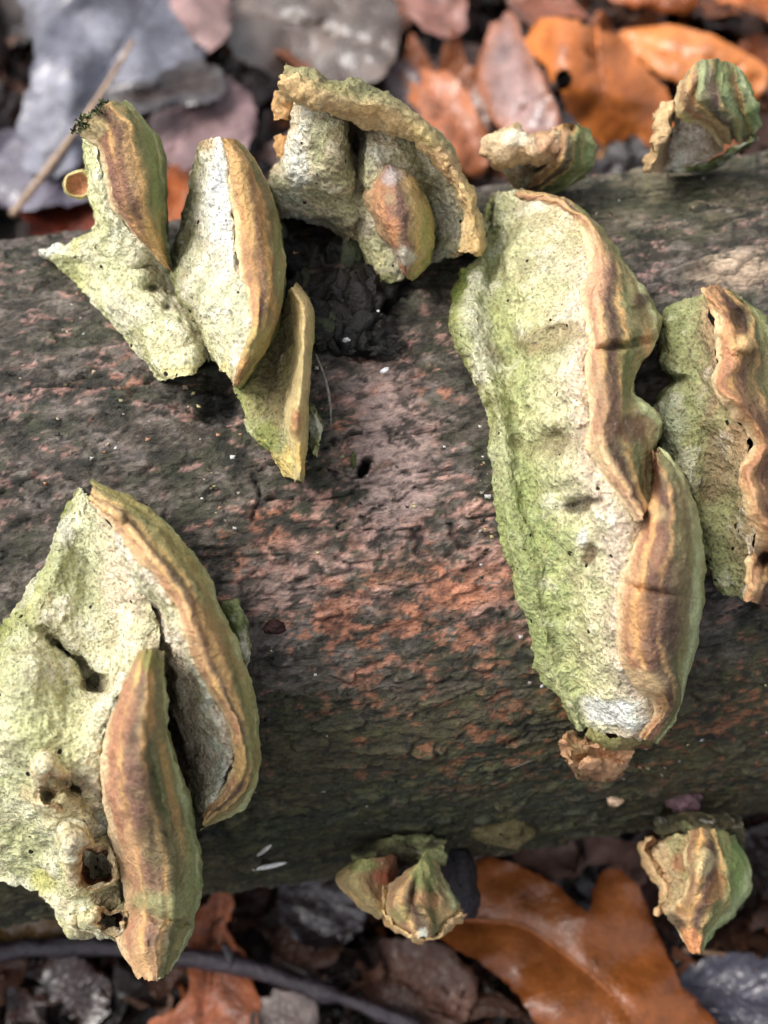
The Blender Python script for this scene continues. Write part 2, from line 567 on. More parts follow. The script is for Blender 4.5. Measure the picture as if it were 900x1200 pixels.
BANDS = ((.03,.05,(236,206,170),.9),(.16,.06,(170,112,90),.75),(.28,.03,(236,178,110),.95),(.41,.09,(76,50,48),.95),(.55,.03,(232,176,112),.9),(.66,.07,(104,108,66),.9),(.79,.06,(150,140,88),.8),(.92,.05,(196,202,152),.95),(1.06,.06,(150,160,104),.8))
def loft(curves, cols, thick=None, tmax=2.5, under=None, step=1.8, rough=1.0, dents=(), seed=0, pore=True, warp=5.0, hmul=1.0, wobble=0.0, patches=(), zones=0.0, push=0.0):
    """curves: lists of (px, py, h); h = cm in front of the log's surface along the line of sight.
    Returns vertices, quads and colours of one closed shape."""
    cv = [np.array(c, float) for c in curves]
    cols = [lin(c) for c in cols]
    if under is not None:                                     # a curve folded back underneath the last one
        inset, drop = under
        prev = cv[-3] if len(cv[-3]) == len(cv[-1]) else None
        last = cv[-1]
        if prev is None:
            prev = catmull(cv[-3], np.linspace(0, 1, len(cv[-3])), np.linspace(0, 1, len(last)))
        u = last + (prev - last) * inset
        u[:, 2] = last[:, 2] - drop
        e = last.copy(); e[:, 2] -= drop * .35
        cv += [e, u]
        cols += [cols[-1] * .9, cols[-1] * .6 + lin((120, 110, 70)) * .25]
    ln = [np.concatenate([[0], np.cumsum(np.hypot(*np.diff(c[:, :2], axis=0).T))]) for c in cv]
    nu = int(max(l[-1] for l in ln) / step) + 2
    same = len({len(c) for c in cv}) == 1
    x = np.linspace(0, 1, nu)
    if same:
        avg = sum(np.diff(l) / max(l[-1], 1e-6) for l in ln) + 0.02
        par0 = np.concatenate([[0], np.cumsum(avg)]); par0 /= par0[-1]
    rows = [catmull(c, par0 if same else l / l[-1], x) for c, l in zip(cv, ln)]
    G = np.stack(rows)                                        # curves, nu, 3
    gap = np.array([np.hypot(*(G[k + 1] - G[k])[:, :2].T).mean() + 18 * np.abs(G[k + 1] - G[k])[:, 2].mean() + 1 for k in range(len(G) - 1)])
    par = np.concatenate([[0], np.cumsum(gap)]); total = par[-1]; par /= total
    nv = int(total / step) + 2
    y = np.linspace(0, 1, nv)
    S = catmull(G.reshape(len(G), -1), par, y).reshape(nv, nu, 3)
    px, py, h = S[..., 0], S[..., 1], S[..., 2] * hmul - push
    if pore and not wobble: wobble = 2.6
    for (cx, cy, rx, ry, rot, dh) in dents:
        h = h + (1.15 if pore else 1) * dh * blob(px, py, cx, cy, rx, ry, rot)
    if wobble:
        fx = np.linspace(0, total, nv)[:, None] + 0 * px; fy = np.linspace(0, ln[-1][-1], nu)[None, :] + 0 * px
        W3 = np.stack([fx, fy, 0 * fx + seed * 7.7], -1).reshape(-1, 3)
        px = px + wobble * fbm(W3, 16, 3, seed + 5).reshape(px.shape)
        py = py + wobble * fbm(W3, 16, 3, seed + 6).reshape(px.shape)
    dpt = soft_depth(px, py)
    V = CAM + pdir(px, py) * (dpt - h)[..., None]
    flat = V.reshape(-1, 3)
    nrm = grid_normals(V).reshape(-1, 3)
    yq = np.repeat(y[:, None], nu, 1).ravel()
    UV = np.stack([yq * total / 55, np.tile(x * ln[-1][-1] / 55 * .3, nv), 0 * yq + seed * 3.1], 1)
    if pore:
        ng = fbm(flat, .34, 3, seed + 11, .65)
        d = .09 * fbm(flat, 1.0, 3, seed) + .038 * ng + .022 * fbm(flat, .10, 2, seed + 21)
    else:
        d = .03 * fbm(flat, .9, 2, seed) + .018 * fbm(UV, .34, 3, seed + 11, .6) + .018 * fbm(flat, .13, 3, seed + 21, .65)
    yz = yq * total + 12 * fbm(UV, .6, 3, seed + 61)
    if zones:                                                 # concentric growth ridges, following the rim
        d = d + zones * .35 * np.sin(yz / 21 * 2 * math.pi)
    flat = flat + nrm * (d * rough)[:, None]
    # colour: bands per curve with a ragged edge
    yw = np.repeat(y[:, None], nu, 1).ravel() + warp / total * (fbm(flat, .7, 4, seed + 31, .6) * 1.6 + fbm(flat, .14, 2, seed + 33) * .6)
    C = np.stack([np.interp(yw, par, [c[k] for c in cols]) for k in range(3)], 1)
    C = C * (1 + .16 * fbm(flat, .5, 3, seed + 41) + .12 * fbm(flat, .12, 2, seed + 43))[:, None]
    if pore:
        big = fbm(flat, 1.3, 3, seed + 91)
        C = mixc(C, lin((240, 236, 222)), sstep(.1, .6, ng * .7 + big * .6) * .45)
        C = mixc(C, lin((136, 124, 84)), sstep(.12, .55, -ng * .8 + big * .3) * .36)
        C = mixc(C, lin((166, 178, 116)), sstep(.05, .5, fbm(flat, .9, 4, seed + 95, .6)) * .45)
    if not pore:
        C = mixc(C, lin((206, 158, 122)), sstep(.15, .5, fbm(flat, .55, 4, seed + 91, .6)) * .2)
        C = mixc(C, lin((146, 144, 100)), sstep(.15, .5, fbm(flat, .7, 4, seed + 93, .6)) * .35)
        C = mixc(C, lin((96, 66, 62)), sstep(.1, .5, fbm(UV, .5, 4, seed + 97, .6)) * .2)
    if zones:
        zc = sstep(-.5, .35, fbm(UV * [1, 2.2, 1], .8, 2, seed + 81))
        front = par[len(curves) - 1]
        flatp = np.concatenate([[0], np.cumsum([np.hypot(*(G[k + 1] - G[k])[:, :2].T).mean() + 3 * np.abs(G[k + 1] - G[k])[:, 2].mean() for k in range(len(G) - 1)])])
        yb = np.interp(yq, par, flatp) / flatp[len(curves) - 1] + (2.6 / (total * front)) * (fbm(flat, .6, 3, seed + 71) * 1.5 + fbm(flat, .13, 2, seed + 73) * .8)
        zc = .85 + .15 * zc
        for q, (y0, wd, bc, am) in enumerate(BANDS):
            along = sstep(-.5, .3, fbm(UV * [0, 2.5, 1] + q * 5.1, .7, 2, seed + 83 + q))
            C = mixc(C, lin(bc), am * zc * (.55 + .45 * along) * np.exp(-((yb - y0) / wd) ** 2))
    fpx, fpy = px.ravel(), py.ravel()
    for (cx, cy, rx, ry, rot, pc, amt) in patches:
        bl = blob(fpx, fpy, cx, cy, rx, ry, rot)
        C = mixc(C, lin(pc), amt * sstep(.15, .75, bl + .35 * fbm(flat, .45, 3, seed + 51) * (bl > .03)))
    lum = C @ np.array([.3, .59, .11])
    C = lum[:, None] + (C - lum[:, None]) * (.84 if pore else .92)
    C = C * (np.array([1.2, 1.16, 1.07]) if pore else np.array([1.12, 1.16, 1.02]))
    C = np.clip(C, .004, .9)
    # the hidden side
    vd = flat - CAM
    vd = vd / (vd @ FWD)[:, None]
    if thick is None:
        t = np.clip((h + log_depth(px, py, .3) - dpt).ravel() + .45, .12, tmax)
    else:
        t = np.full(len(flat), thick)
        edge = np.minimum(np.minimum(np.repeat(np.arange(nv)[:, None], nu, 1), np.repeat(np.arange(nv)[::-1][:, None], nu, 1)), 6).ravel() / 6.0
        t = t * (.35 + .65 * edge)
    B = flat + vd * t[:, None]
    i = np.arange(nv * nu).reshape(nv, nu)
    q = np.stack([i[:-1, :-1], i[:-1, 1:], i[1:, 1:], i[1:, :-1]], -1).reshape(-1, 4)
    # coarse back: every third row/column would break the seam, so keep the rim and reuse the grid
    k = i + nv * nu
    qb = q[:, ::-1] + nv * nu
    per = np.concatenate([i[0, :], i[1:, -1], i[-1, -2::-1], i[-2:0:-1, 0]])
    pn = np.roll(per, -1)
    qw = np.stack([per, per + nv * nu, pn + nv * nu, pn], -1)
    VV = np.concatenate([flat, B]); QQ = np.concatenate([q, qb, qw]); CC = np.concatenate([C, C * .8])
    return VV, QQ, CC

def part(root, org, name, mat, curves, cols, **kw):
    V, Q, C = loft(curves, cols, **kw)
    return link(name, np_mesh(name, V, Q, col=C, mat=mat, sharp=70, origin=org), root)

def hs_(pts, h):
    """(px,py) points with one height, or a list of heights spread along them"""
    if np.isscalar(h): return [(x, y, h) for x, y in pts]
    hh = np.interp(np.linspace(0, 1, len(pts)), np.linspace(0, 1, len(h)), h)
    return [(x, y, v) for (x, y), v in zip(pts, hh)]

def base_at(px, py):
    px, py = np.array(float(px)), np.array(float(py))
    return CAM + pdir(px, py) * (log_depth(px, py, 0.01))

CREAM, PALE, WHITE = (226, 222, 186), (214, 214, 168), (238, 234, 214)
GREENC, MOSSY, OLIVE = (196, 204, 142), (150, 160, 84), (128, 124, 78)
TAN, PEACH, BROWN, MAROON, UMBER = (206, 162, 108), (216, 164, 124), (140, 98, 72), (116, 78, 70), (92, 72, 58)

G_FUN = 'bracket fungi growing on the log'

# ---- the long bracket right of the middle
def fungus_long():
    org = base_at(680, 560)
    r = thing('bracket_fungus', 'longest bracket fungus, a tall green and cream slab with a brown banded right edge', 'bracket fungus', org, G_FUN)
    L0 = hs_([(575,232),(566,252),(562,292),(545,315),(530,340),(524,375),(533,413),(555,444),(571,484),(579,540),(584,600),(600,660),(614,740),(624,788),(648,816),(672,858)], .25)
    L0b = hs_([(578,230),(569,252),(568,290),(556,318),(545,342),(541,375),(549,413),(568,444),(582,484),(588,540),(594,600),(610,660),(625,740),(635,785),(656,812),(678,856)], .75)
    L1 = hs_([(582,227),(577,250),(580,290),(578,330),(586,370),(598,410),(602,450),(606,490),(612,540),(622,600),(640,660),(652,720),(662,775),(674,805),(682,830),(690,858)], [.5,.55,.5,.5,.6,.8,1.0,1.0,.9])
    L1b = hs_([(586,226),(590,250),(598,290),(604,330),(610,370),(618,410),(622,450),(626,490),(634,540),(646,600),(664,660),(674,720),(682,775),(690,808),(698,835),(702,862)], [.9,1.2,1.3,1.3,1.4,1.4,1.3])
    L2 = hs_([(590,225),(612,248),(630,290),(640,330),(645,370),(650,410),(652,450),(656,490),(664,540),(676,600),(694,660),(702,720),(706,775),(712,812),(716,838),(716,864)], [1.1,1.6,1.9,1.9,2.0,1.9,1.6])
    L3 = hs_([(600,225),(648,242),(676,275),(684,315),(682,345),(684,390),(684,425),(686,480),(688,525),(712,565),(738,625),(732,690),(732,750),(742,800),(748,835),(740,866)], [1.1,2.1,2.4,2.4,2.5,2.4,1.9])
    L4 = hs_([(606,226),(662,246),(696,280),(705,315),(704,345),(708,390),(706,425),(710,480),(712,525),(736,570),(766,630),(762,690),(764,750),(775,800),(772,835),(752,868)], [1.0,1.9,2.2,2.3,2.3,2.2,1.7])
    part(r, org, 'pore_surface', M_PORE, [L0, L0b, L1, L1b, L2, L3, L4],
         [(150,158,84), (186,192,136), (178,188,122), (204,206,150), (214,210,166), (222,204,180), (216,190,160)],
         seed=3, rough=1.25, warp=14,
         dents=[(640,400,40,14,-20,-.25),(676,590,18,7,-15,-.35),(650,515,40,12,-10,-.35),(690,652,8,11,20,-.2),(620,300,40,40,0,.15),(650,445,40,25,0,.25),(660,560,26,10,-10,.2)],
         patches=[(615,640,45,110,-12,(152,168,96),.75),(605,740,30,80,-15,(160,176,108),.8),(560,370,14,60,-10,(206,206,190),.5),(535,330,16,30,25,(122,138,46),.9),
                  (640,395,46,16,-15,(128,104,62),.6),(650,520,45,20,-8,(116,98,64),.55),(680,591,26,7,-15,(66,52,38),.8),(660,270,40,30,30,(216,208,150),.5),
                  (712,835,40,16,10,(244,240,228),.9),(725,640,18,60,10,(206,186,172),.6),(592,520,18,50,5,(190,196,150),.5),(575,250,9,26,0,(120,126,50),.8),(690,652,6,9,15,(96,70,44),.8),(683,628,5,9,10,(226,230,236),.7)])  # bluish white spot above the small brown pit: a glint put into the colour
    cx = [hs_([(602,228),(650,246),(682,274),(690,312),(681,345),(688,392),(686,424),(690,480),(686,522),(708,560),(746,612)], [1.1,2.1,2.4,2.5,2.5]),
          hs_([(604,225),(658,238),(693,268),(706,312),(699,345),(705,390),(702,424),(707,480),(703,520),(725,560),(752,608)], [1.3,2.6,3.0,3.0,3.0]),
          hs_([(607,223),(667,236),(706,276),(723,315),(721,350),(728,390),(726,425),(728,475),(725,515),(742,548),(757,600)], [1.2,2.3,2.8,2.8,2.7]),
          hs_([(609,223),(676,241),(716,286),(738,322),(746,350),(756,392),(741,425),(733,468),(755,508),(756,540),(760,592)], [1.0,1.7,2.3,2.3,2.2]),
          hs_([(611,224),(682,248),(723,296),(747,330),(763,352),(772,392),(752,424),(743,462),(773,492),(768,525),(763,586)], [.8,.9,1.5,1.6,1.5])]
    part(r, org, 'cap', M_CAP, cx, [(222,196,160), (214,168,128), (158,138,96), (150,120,92), (124,112,74)], under=(.6, .9), thick=.35, seed=13, pore=False, warp=9, wobble=3, zones=.03,
         dents=[(742,352,14,12,0,.35),(752,480,16,10,0,.3),(728,405,60,5,-10,-.35),(735,450,30,8,80,-.15)],
         patches=[(700,330,14,34,10,(206,150,122),.7),(712,470,14,50,0,(120,86,72),.6),(735,430,9,30,0,(118,124,74),.7),(752,352,8,8,0,(70,40,34),.8),(722,280,10,34,-30,(112,112,70),.8),
                  (742,500,18,14,0,(98,60,54),.7),(708,540,10,26,-25,(226,190,150),.6),(760,405,6,18,0,(206,150,100),.6)])
    bx = [hs_([(766,530),(757,557),(752,590),(750,613),(735,655),(722,700),(719,740),(726,778),(745,805),(766,828),(748,862)], [2.2,2.1,2.2,2.4,2.4,2.3,2.0]),
          hs_([(767,528),(765,558),(764,590),(766,620),(756,660),(745,700),(743,740),(750,778),(766,803),(780,826),(757,866)], [2.5,2.9,3.1,3.1,3.0,2.2]),
          hs_([(768,527),(778,556),(785,590),(786,625),(780,665),(772,705),(770,745),(776,780),(786,802),(789,828),(763,868)], [2.5,3.1,3.3,3.3,3.1,2.2]),
          hs_([(770,526),(790,554),(803,590),(808,628),(808,668),(804,708),(800,748),(797,780),(797,807),(794,832),(768,870)], [2.4,2.7,2.8,2.8,2.6,2.0]),
          hs_([(771,525),(797,552),(814,590),(821,630),(823,670),(822,710),(818,750),(810,785),(801,814),(790,842),(770,872)], [2.2,1.9,1.9,1.9,1.8,1.6])]
    part(r, org, 'cap', M_CAP, bx, [(210,166,124), (182,132,98), (118,84,72), (118,100,78), (172,170,124)], under=(.7, 1.2), thick=.35, seed=23, pore=False, warp=10, zones=.05, wobble=2,
         dents=[(764,562,8,28,8,-.9),(760,690,40,3,12,-.2)],
         patches=[(764,562,8,30,8,(104,62,36),.9),(745,720,16,22,0,(196,140,92),.6),(772,640,14,30,0,(150,100,82),.5),(782,720,16,60,5,(94,66,62),.7),(798,650,8,70,2,(150,130,92),.6),(770,600,14,12,0,(206,172,128),.6),
                  (755,800,26,14,25,(212,180,140),.7),(818,680,4,120,2,(176,184,140),.8)])
    # frayed flap hanging below the lower tip
    f = [hs_([(668,856),(690,868),(715,872),(738,872)], [.6,.8,.8,.6]), hs_([(658,868),(684,880),(712,884),(740,878)], [1.1,1.5,1.4,1.1]),
         hs_([(653,874),(676,893),(705,899),(737,884)], [1.2,1.8,1.6,1.2]), hs_([(664,886),(680,908),(706,914),(731,902)], [.9,1.3,1.2,.9])]
    part(r, org, 'frayed_flap', M_CAP, f, [(96,76,52), (176,126,92), (190,140,106), (128,88,66)], under=(.5, .7), thick=.12, seed=33, pore=False, wobble=8, warp=10, rough=2.5,
         dents=[(695,884,40,5,8,-.5),(680,895,6,14,30,-.3)])
    f = [hs_([(686,852),(715,862),(742,856),(772,838)], [.8,1.4,1.4,1.3]), hs_([(688,866),(718,876),(748,868),(782,846)], [.9,1.3,1.3,1.2]), hs_([(694,878),(722,886),(752,876),(784,856)], [.5,.7,.7,.6])]
    part(r, org, 'ragged_margin', M_CAP, f, [(150,142,92), (116,110,66), (98,88,54)], thick=.3, seed=35, pore=False, wobble=6, rough=2)
fungus_long()

# ---- the big cluster at lower left
def fungus_big():
    org = base_at(120, 840)
    r = thing('bracket_fungus', 'broadest bracket fungus, cream pores with a brown tongue hanging past the log over the twig', 'bracket fungus', org, G_FUN)
    P = [hs_([(90,572),(68,613),(56,650),(30,690),(2,728),(-40,760),(-70,820),(-75,900),(-60,980),(-30,1035)], [.3,.3,.3,.3]),
         hs_([(95,572),(76,620),(66,660),(46,705),(25,738),(-8,770),(-35,825),(-40,900),(-30,980),(-5,1036)], [.8,.8,.9,1.3,1.4,1.2]),
         hs_([(99,574),(90,622),(84,665),(72,713),(52,748),(28,782),(8,838),(2,905),(8,980),(20,1038)], [1.0,.8,.7,1.0,1.9,2.0,1.8,1.4]),
         hs_([(104,578),(106,626),(108,670),(104,720),(92,766),(66,800),(50,850),(45,910),(48,980),(50,1050)], [1.2,.8,.7,.6,1.7,2.3,2.2,1.9]),
         hs_([(108,582),(122,630),(132,675),(138,720),(132,764),(108,802),(92,850),(84,910),(84,985),(80,1078)], [1.4,1.1,1.0,.9,1.4,2.3,2.4,2.2]),
         hs_([(111,585),(134,638),(153,684),(166,728),(162,766),(142,802),(124,850),(115,910),(113,985),(112,1096)], [1.6,1.6,1.7,1.7,1.9,2.4,2.5,2.3]),
         hs_([(113,587),(142,640),(166,690),(184,735),(188,775),(170,805),(150,850),(140,910),(140,985),(140,1102)], [1.7,1.9,1.9,1.6,1.5,2.0,2.2,2.0])]
    part(r, org, 'pore_surface', M_PORE, P, [(132,142,66), (196,198,140), (214,214,170), (212,214,174), (218,216,176), (228,218,182), (214,200,164)], seed=43, rough=1.4, warp=14, tmax=3.2,
         dents=[(80,768,48,7,40,-.75),(40,740,30,9,40,.35),(108,800,12,8,40,-.5),(60,930,26,26,0,.35),(58,930,9,9,0,-.6),(84,922,16,7,20,-.5),(112,948,40,10,40,-.3),(20,860,40,40,0,.2),(105,670,25,60,-15,-.25),(115,1015,14,26,0,-.6)],
         patches=[(60,600,14,60,25,(120,134,50),.7),(95,670,40,60,-20,(182,190,142),.6),(60,850,60,40,10,(206,216,150),.5),(85,768,45,5,40,(92,84,64),.6),(110,802,12,6,35,(66,54,38),.8),(150,700,22,60,-25,(230,208,182),.6),
                  (75,940,40,30,0,(206,184,130),.6),(20,1000,40,30,0,(176,184,120),.6),(96,920,24,9,20,(96,66,40),.6),(60,930,8,8,0,(150,104,60),.6),(78,620,10,26,20,(206,206,206),.5),(50,1035,16,14,0,(190,190,86),.7),(120,935,30,8,40,(84,60,40),.6)])
    q = [hs_([(150,690),(170,730),(186,775),(188,820),(190,870),(198,930),(215,970)], [.9,.6,.3,.15,.1,.1]),
         hs_([(146,672),(172,716),(194,762),(203,810),(214,860),(220,912),(226,960)], [1.5,1.3,.9,.8,.8,.9]),
         hs_([(138,640),(168,690),(202,742),(218,788),(236,838),(246,890),(238,952)], [2.0,2.1,1.9,1.8,1.8,1.8]),
         hs_([(131,613),(160,658),(202,706),(226,765),(254,826),(272,885),(246,952)], [2.2,2.5,2.5,2.5,2.5,2.4]),
         hs_([(136,610),(170,655),(214,706),(238,765),(266,826),(282,885),(250,960)], [2.0,2.2,2.2,2.2,2.2,2.1])]
    part(r, org, 'pore_surface', M_PORE, q, [(96,74,50), (168,146,112), (228,214,190), (236,222,202), (220,196,160)], seed=53, rough=1.1, warp=8, tmax=2.0,
         patches=[(205,860,14,60,-10,(58,44,32),.8),(232,880,10,40,-10,(206,190,170),.4),(258,905,14,24,0,(240,232,220),.6)])
    c = [hs_([(105,588),(131,614),(157,656),(199,704),(212,742),(231,787),(252,823),(268,857),(272,895),(262,918),(238,955)], [1.8,2.4,2.6,2.6,2.6,2.4]),
         hs_([(107,581),(140,605),(170,645),(207,690),(225,735),(245,783),(266,822),(281,858),(285,900),(273,926),(240,962)], [2.1,2.9,3.2,3.2,3.1,2.7]),
         hs_([(108,573),(148,597),(186,634),(222,680),(243,728),(264,780),(282,825),(293,860),(295,905),(281,935),(238,966)], [2.0,2.6,3.0,3.0,2.9,2.5]),
         hs_([(107,567),(158,590),(200,626),(236,675),(258,724),(279,776),(295,822),(300,860),(300,906),(286,938),(236,968)], [1.7,2.1,2.3,2.3,2.2,2.1]),
         hs_([(104,564),(164,590),(208,630),(244,680),(268,728),(286,776),(299,822),(304,860),(303,905),(290,940),(234,970)], [1.3,1.4,1.5,1.5,1.5,1.6])]
    part(r, org, 'cap', M_CAP, c, [(226,190,150), (206,162,116), (152,134,90), (178,148,96), (160,164,116)], under=(.7, 1.1), thick=.35, seed=63, pore=False, warp=9, zones=.05, wobble=2.5,
         dents=[(140,604,8,6,0,.3),(212,735,10,26,-30,.2)],
         patches=[(165,640,10,30,-40,(218,172,126),.6),(150,588,40,8,35,(128,118,66),.7),(205,650,14,40,-40,(136,120,70),.6),(245,740,12,50,-25,(178,126,80),.5),(262,790,5,60,-22,(206,160,100),.6),(280,900,14,26,0,(196,160,96),.6),(294,860,6,70,-5,(166,160,104),.7)])
    t = [hs_([(163,766),(143,800),(124,850),(119,907),(125,960),(138,1012),(146,1065),(138,1104),(163,1144)], [2.6,2.5,2.5,2.6,2.6,2.6]),
         hs_([(168,762),(156,800),(140,850),(138,907),(146,960),(158,1012),(166,1065),(160,1108),(174,1148)], [3.2,3.5,3.7,3.7,3.5,3.1]),
         hs_([(174,760),(171,800),(164,850),(166,907),(175,960),(187,1012),(192,1065),(185,1112),(186,1148)], [3.4,4.1,4.2,4.2,4.0,3.3]),
         hs_([(181,762),(184,800),(184,855),(193,912),(206,965),(215,1015),(217,1060),(206,1110),(196,1142)], [3.2,3.7,3.8,3.8,3.6,3.0]),
         hs_([(187,766),(193,800),(198,865),(219,928),(230,975),(236,1015),(234,1055),(218,1107),(201,1136)], [2.8,2.6,2.6,2.6,2.5,2.5])]
    part(r, org, 'cap', M_CAP, t, [(190,150,112), (180,134,106), (146,116,94), (132,122,84), (150,158,110)], under=(.9, 1.6), thick=.4, seed=73, pore=False, warp=11, zones=.05, wobble=3,
         dents=[(190,1075,50,5,15,-.25),(185,930,4,70,-12,-.2),(165,1105,14,20,0,.3)],
         patches=[(140,850,14,50,10,(176,120,92),.6),(160,940,18,60,-8,(132,92,84),.6),(185,990,26,60,-8,(134,118,80),.6),(176,820,4,50,0,(206,150,90),.7),(200,930,5,90,-14,(196,150,92),.6),(190,1060,30,20,10,(150,150,104),.7),(166,1130,18,22,-20,(210,162,118),.8),
                  (174,772,14,14,0,(128,124,60),.8),(226,1010,8,80,0,(152,158,106),.7),(152,990,10,24,0,(212,164,124),.6)])
    # curled tubes beside the tongue
    for (cx, cy, rx, ry, h, sd, inner) in ((110, 1016, 27, 38, 3.0, 83, (140,84,42)), (124, 1080, 19, 18, 2.85, 84, (104,60,32)), (60, 926, 24, 26, 2.55, 85, (190,150,98)), (96,1072,16,18,2.0,86,(170,140,90))):
        rings = []
        rg = random.Random(sd)
        am = [rg.uniform(.06, .18) for _ in range(5)]; ph = [rg.uniform(0, 6.28) for _ in range(5)]
        for f, dh in ((1.35, -.9), (1.12, -.25), (.92, .12), (.70, .02), (.52, -.35), (.34, -.9), (.05, -1.1)):
            pts = []
            for k in range(25):
                a = k / 24 * 2 * math.pi
                wv = 1 + sum(am[q] * math.sin((q + 1) * a + ph[q]) for q in range(5))
                pts.append((cx + rx * f * math.cos(a) * wv + 7 * (1 - f), cy + ry * f * math.sin(a) * wv, h + dh + .25 * math.sin(a * 2 + ph[1]) * f - .25 * math.cos(a) * f))
            rings.append(pts)
        part(r, org, 'curled_tube', M_PORE, rings, [(206,206,152), (222,214,166), (226,208,160), (206,172,118), inner, tuple(int(v * .6) for v in inner), tuple(int(v * .4) for v in inner)], thick=.3, seed=sd, rough=1.4, warp=6, step=1.6, wobble=2.5)
    # green back of the cap showing past its rim
    g = [hs_([(258,704),(262,725),(270,755),(284,782)], .6), hs_([(274,703),(280,728),(286,758),(290,782)], .9), hs_([(281,708),(290,735),(294,762),(292,785)], .4)]
    part(r, org, 'mossy_back', M_MOSS, g, [(72,82,46), (96,106,62), (84,94,54)], thick=.6, seed=93, wobble=3)
fungus_big()

# ---- two fused shelves at upper left
def fungus_twin():
    org = base_at(220, 330)
    r = thing('bracket_fungus', 'twin peaked pale bracket fungus, two brown edged shelves rising from one creamy apron', 'bracket fungus', org, G_FUN)
    a = [hs_([(98,162),(103,200),(107,240),(106,270),(76,284),(47,291),(62,308),(84,328),(112,358),(152,402),(172,436),(186,446)], [1.6,1.8,1.6,.8,.3,.25,.25,.25,.25]),
         hs_([(104,166),(109,204),(114,244),(114,276),(92,292),(72,299),(84,314),(104,334),(130,364),(164,402),(181,432),(196,446)], [2.0,2.2,2.0,1.3,.9,.8,.9,.9,.9]),
         hs_([(112,172),(117,210),(124,248),(132,276),(126,298),(118,308),(126,324),(144,345),(163,370),(188,402),(201,428),(208,444)], [2.2,2.5,2.3,1.8,1.4,1.3,1.4,1.3,1.2]),
         hs_([(120,185),(126,220),(138,254),(156,278),(160,300),(162,314),(170,332),(182,353),(196,374),(213,400),(222,422),(223,438)], [2.2,2.5,2.4,2.0,1.7,1.4,1.5,1.4,1.2]),
         hs_([(128,200),(136,235),(152,264),(176,290),(188,306),(192,318),(198,335),(208,355),(218,375),(231,395),(238,410),(240,420)], [2.0,2.3,2.2,1.6,1.0,.9,1.1,1.0,.8]),
         hs_([(134,200),(142,235),(160,262),(184,288),(198,306),(206,320),(212,338),(220,358),(230,378),(242,396),(246,412),(244,424)], [1.8,2.0,1.9,1.2,.6,.5,.6,.6,.5])]
    part(r, org, 'pore_surface', M_PORE, a, [(192,196,130), (220,220,170), (226,224,182), (220,218,184), (206,202,172), (178,172,140)], push=.25, seed=103, rough=1.3, warp=12, tmax=2.4,
         dents=[(176,336,9,7,0,-.4),(196,360,6,6,0,-.25),(175,310,18,6,-20,-.3)],
         patches=[(55,291,18,9,0,(236,232,226),.8),(176,337,9,6,0,(30,24,20),.95),(196,360,4,4,0,(30,24,20),.9),(90,318,20,14,30,(200,206,130),.5),(215,438,30,9,0,(206,196,110),.6),(150,360,30,26,0,(206,204,190),.5),(210,310,14,26,0,(150,146,110),.5),(150,330,40,20,30,(208,214,160),.6)])
    k = [hs_([(95,160),(112,174),(119,196),(122,216),(129,242),(146,264),(170,290),(194,314)], [2.6,2.8,2.9,2.8,2.5,1.6]),
         hs_([(104,138),(126,154),(134,180),(140,210),(147,237),(160,262),(178,288),(197,315)], [3.2,3.5,3.6,3.5,3.0,1.9]),
         hs_([(124,122),(147,143),(157,172),(163,205),(168,235),(176,262),(187,290),(199,316)], [3.2,3.6,3.7,3.6,3.1,1.9]),
         hs_([(142,119),(164,141),(176,172),(182,205),(185,235),(189,264),(194,292),(201,316)], [2.8,3.0,3.0,2.9,2.5,1.6]),
         hs_([(150,121),(173,145),(188,178),(194,217),(196,248),(198,272),(200,296),(202,317)], [2.0,2.0,1.9,1.9,1.6,1.2])]
    part(r, org, 'cap', M_CAP, k, [(202,170,126), (144,96,80), (190,146,98), (160,152,100), (124,136,82)], under=(.7, 1.0), thick=.35, push=.25, seed=113, pore=False, warp=6, zones=.05, wobble=2,
         patches=[(112,150,14,14,0,(206,186,140),.7),(138,215,10,40,-12,(128,84,76),.7),(150,180,4,40,-8,(206,160,110),.6),(180,190,9,60,-8,(132,142,88),.8),(180,280,8,30,-25,(206,162,98),.7)])
    # dark moss tuft on the tip of the first shelf
    rng = random.Random(4)
    pts = [(88 + 36 * t + rng.uniform(-5, 5), 152 - 30 * t + rng.uniform(-6, 6), 2.9 + rng.uniform(-.4, .4)) for t in [rng.random() for _ in range(90)]]
    V, F, C = [], [], []
    for (x, y, h) in pts:
        b = CAM + pdir(np.array(x), np.array(y)) * (soft_depth(np.array(x), np.array(y)) - h)
        for _ in range(3):
            d = np.array([rng.gauss(0, 1), rng.gauss(0, 1), rng.gauss(.6, 1)]); d /= np.linalg.norm(d)
            s = np.cross(d, [rng.gauss(0, 1), rng.gauss(0, 1), 1]); s /= np.linalg.norm(s)
            L = rng.uniform(.05, .11)
            n = len(V)
            V += [b - s * .02, b + s * .02, b + d * L + s * .012, b + d * L - s * .012]
            F.append((n, n + 1, n + 2, n + 3))
            cc = lin(rng.choice([(52,58,34), (38,44,28), (84,92,52), (150,150,108)]))
            C += [cc] * 4
    o = link('moss_tuft', np_mesh('moss_tuft', V, F, col=np.array(C), mat=M_MOSS, origin=org), r)
    o['kind'] = 'stuff'
    # little ear on the far side
    rings = []
    for f, dh in ((1.0, -.5), (.95, 0), (.80, .15), (.62, -.02), (.3, -.06), (.02, -.08)):
        rings.append([(91 + 18 * f * math.cos(q / 16 * 2 * math.pi), 216 + 19 * f * math.sin(q / 16 * 2 * math.pi) * (1 + .1 * math.sin(q)), 1.4 + dh) for q in range(17)])
    part(r, org, 'ear_lobe', M_CAP, rings, [(170,160,100), (208,190,140), (210,184,130), (206,146,108), (200,132,100), (190,120,90)], thick=.3, push=.25, seed=115, pore=False, warp=3)
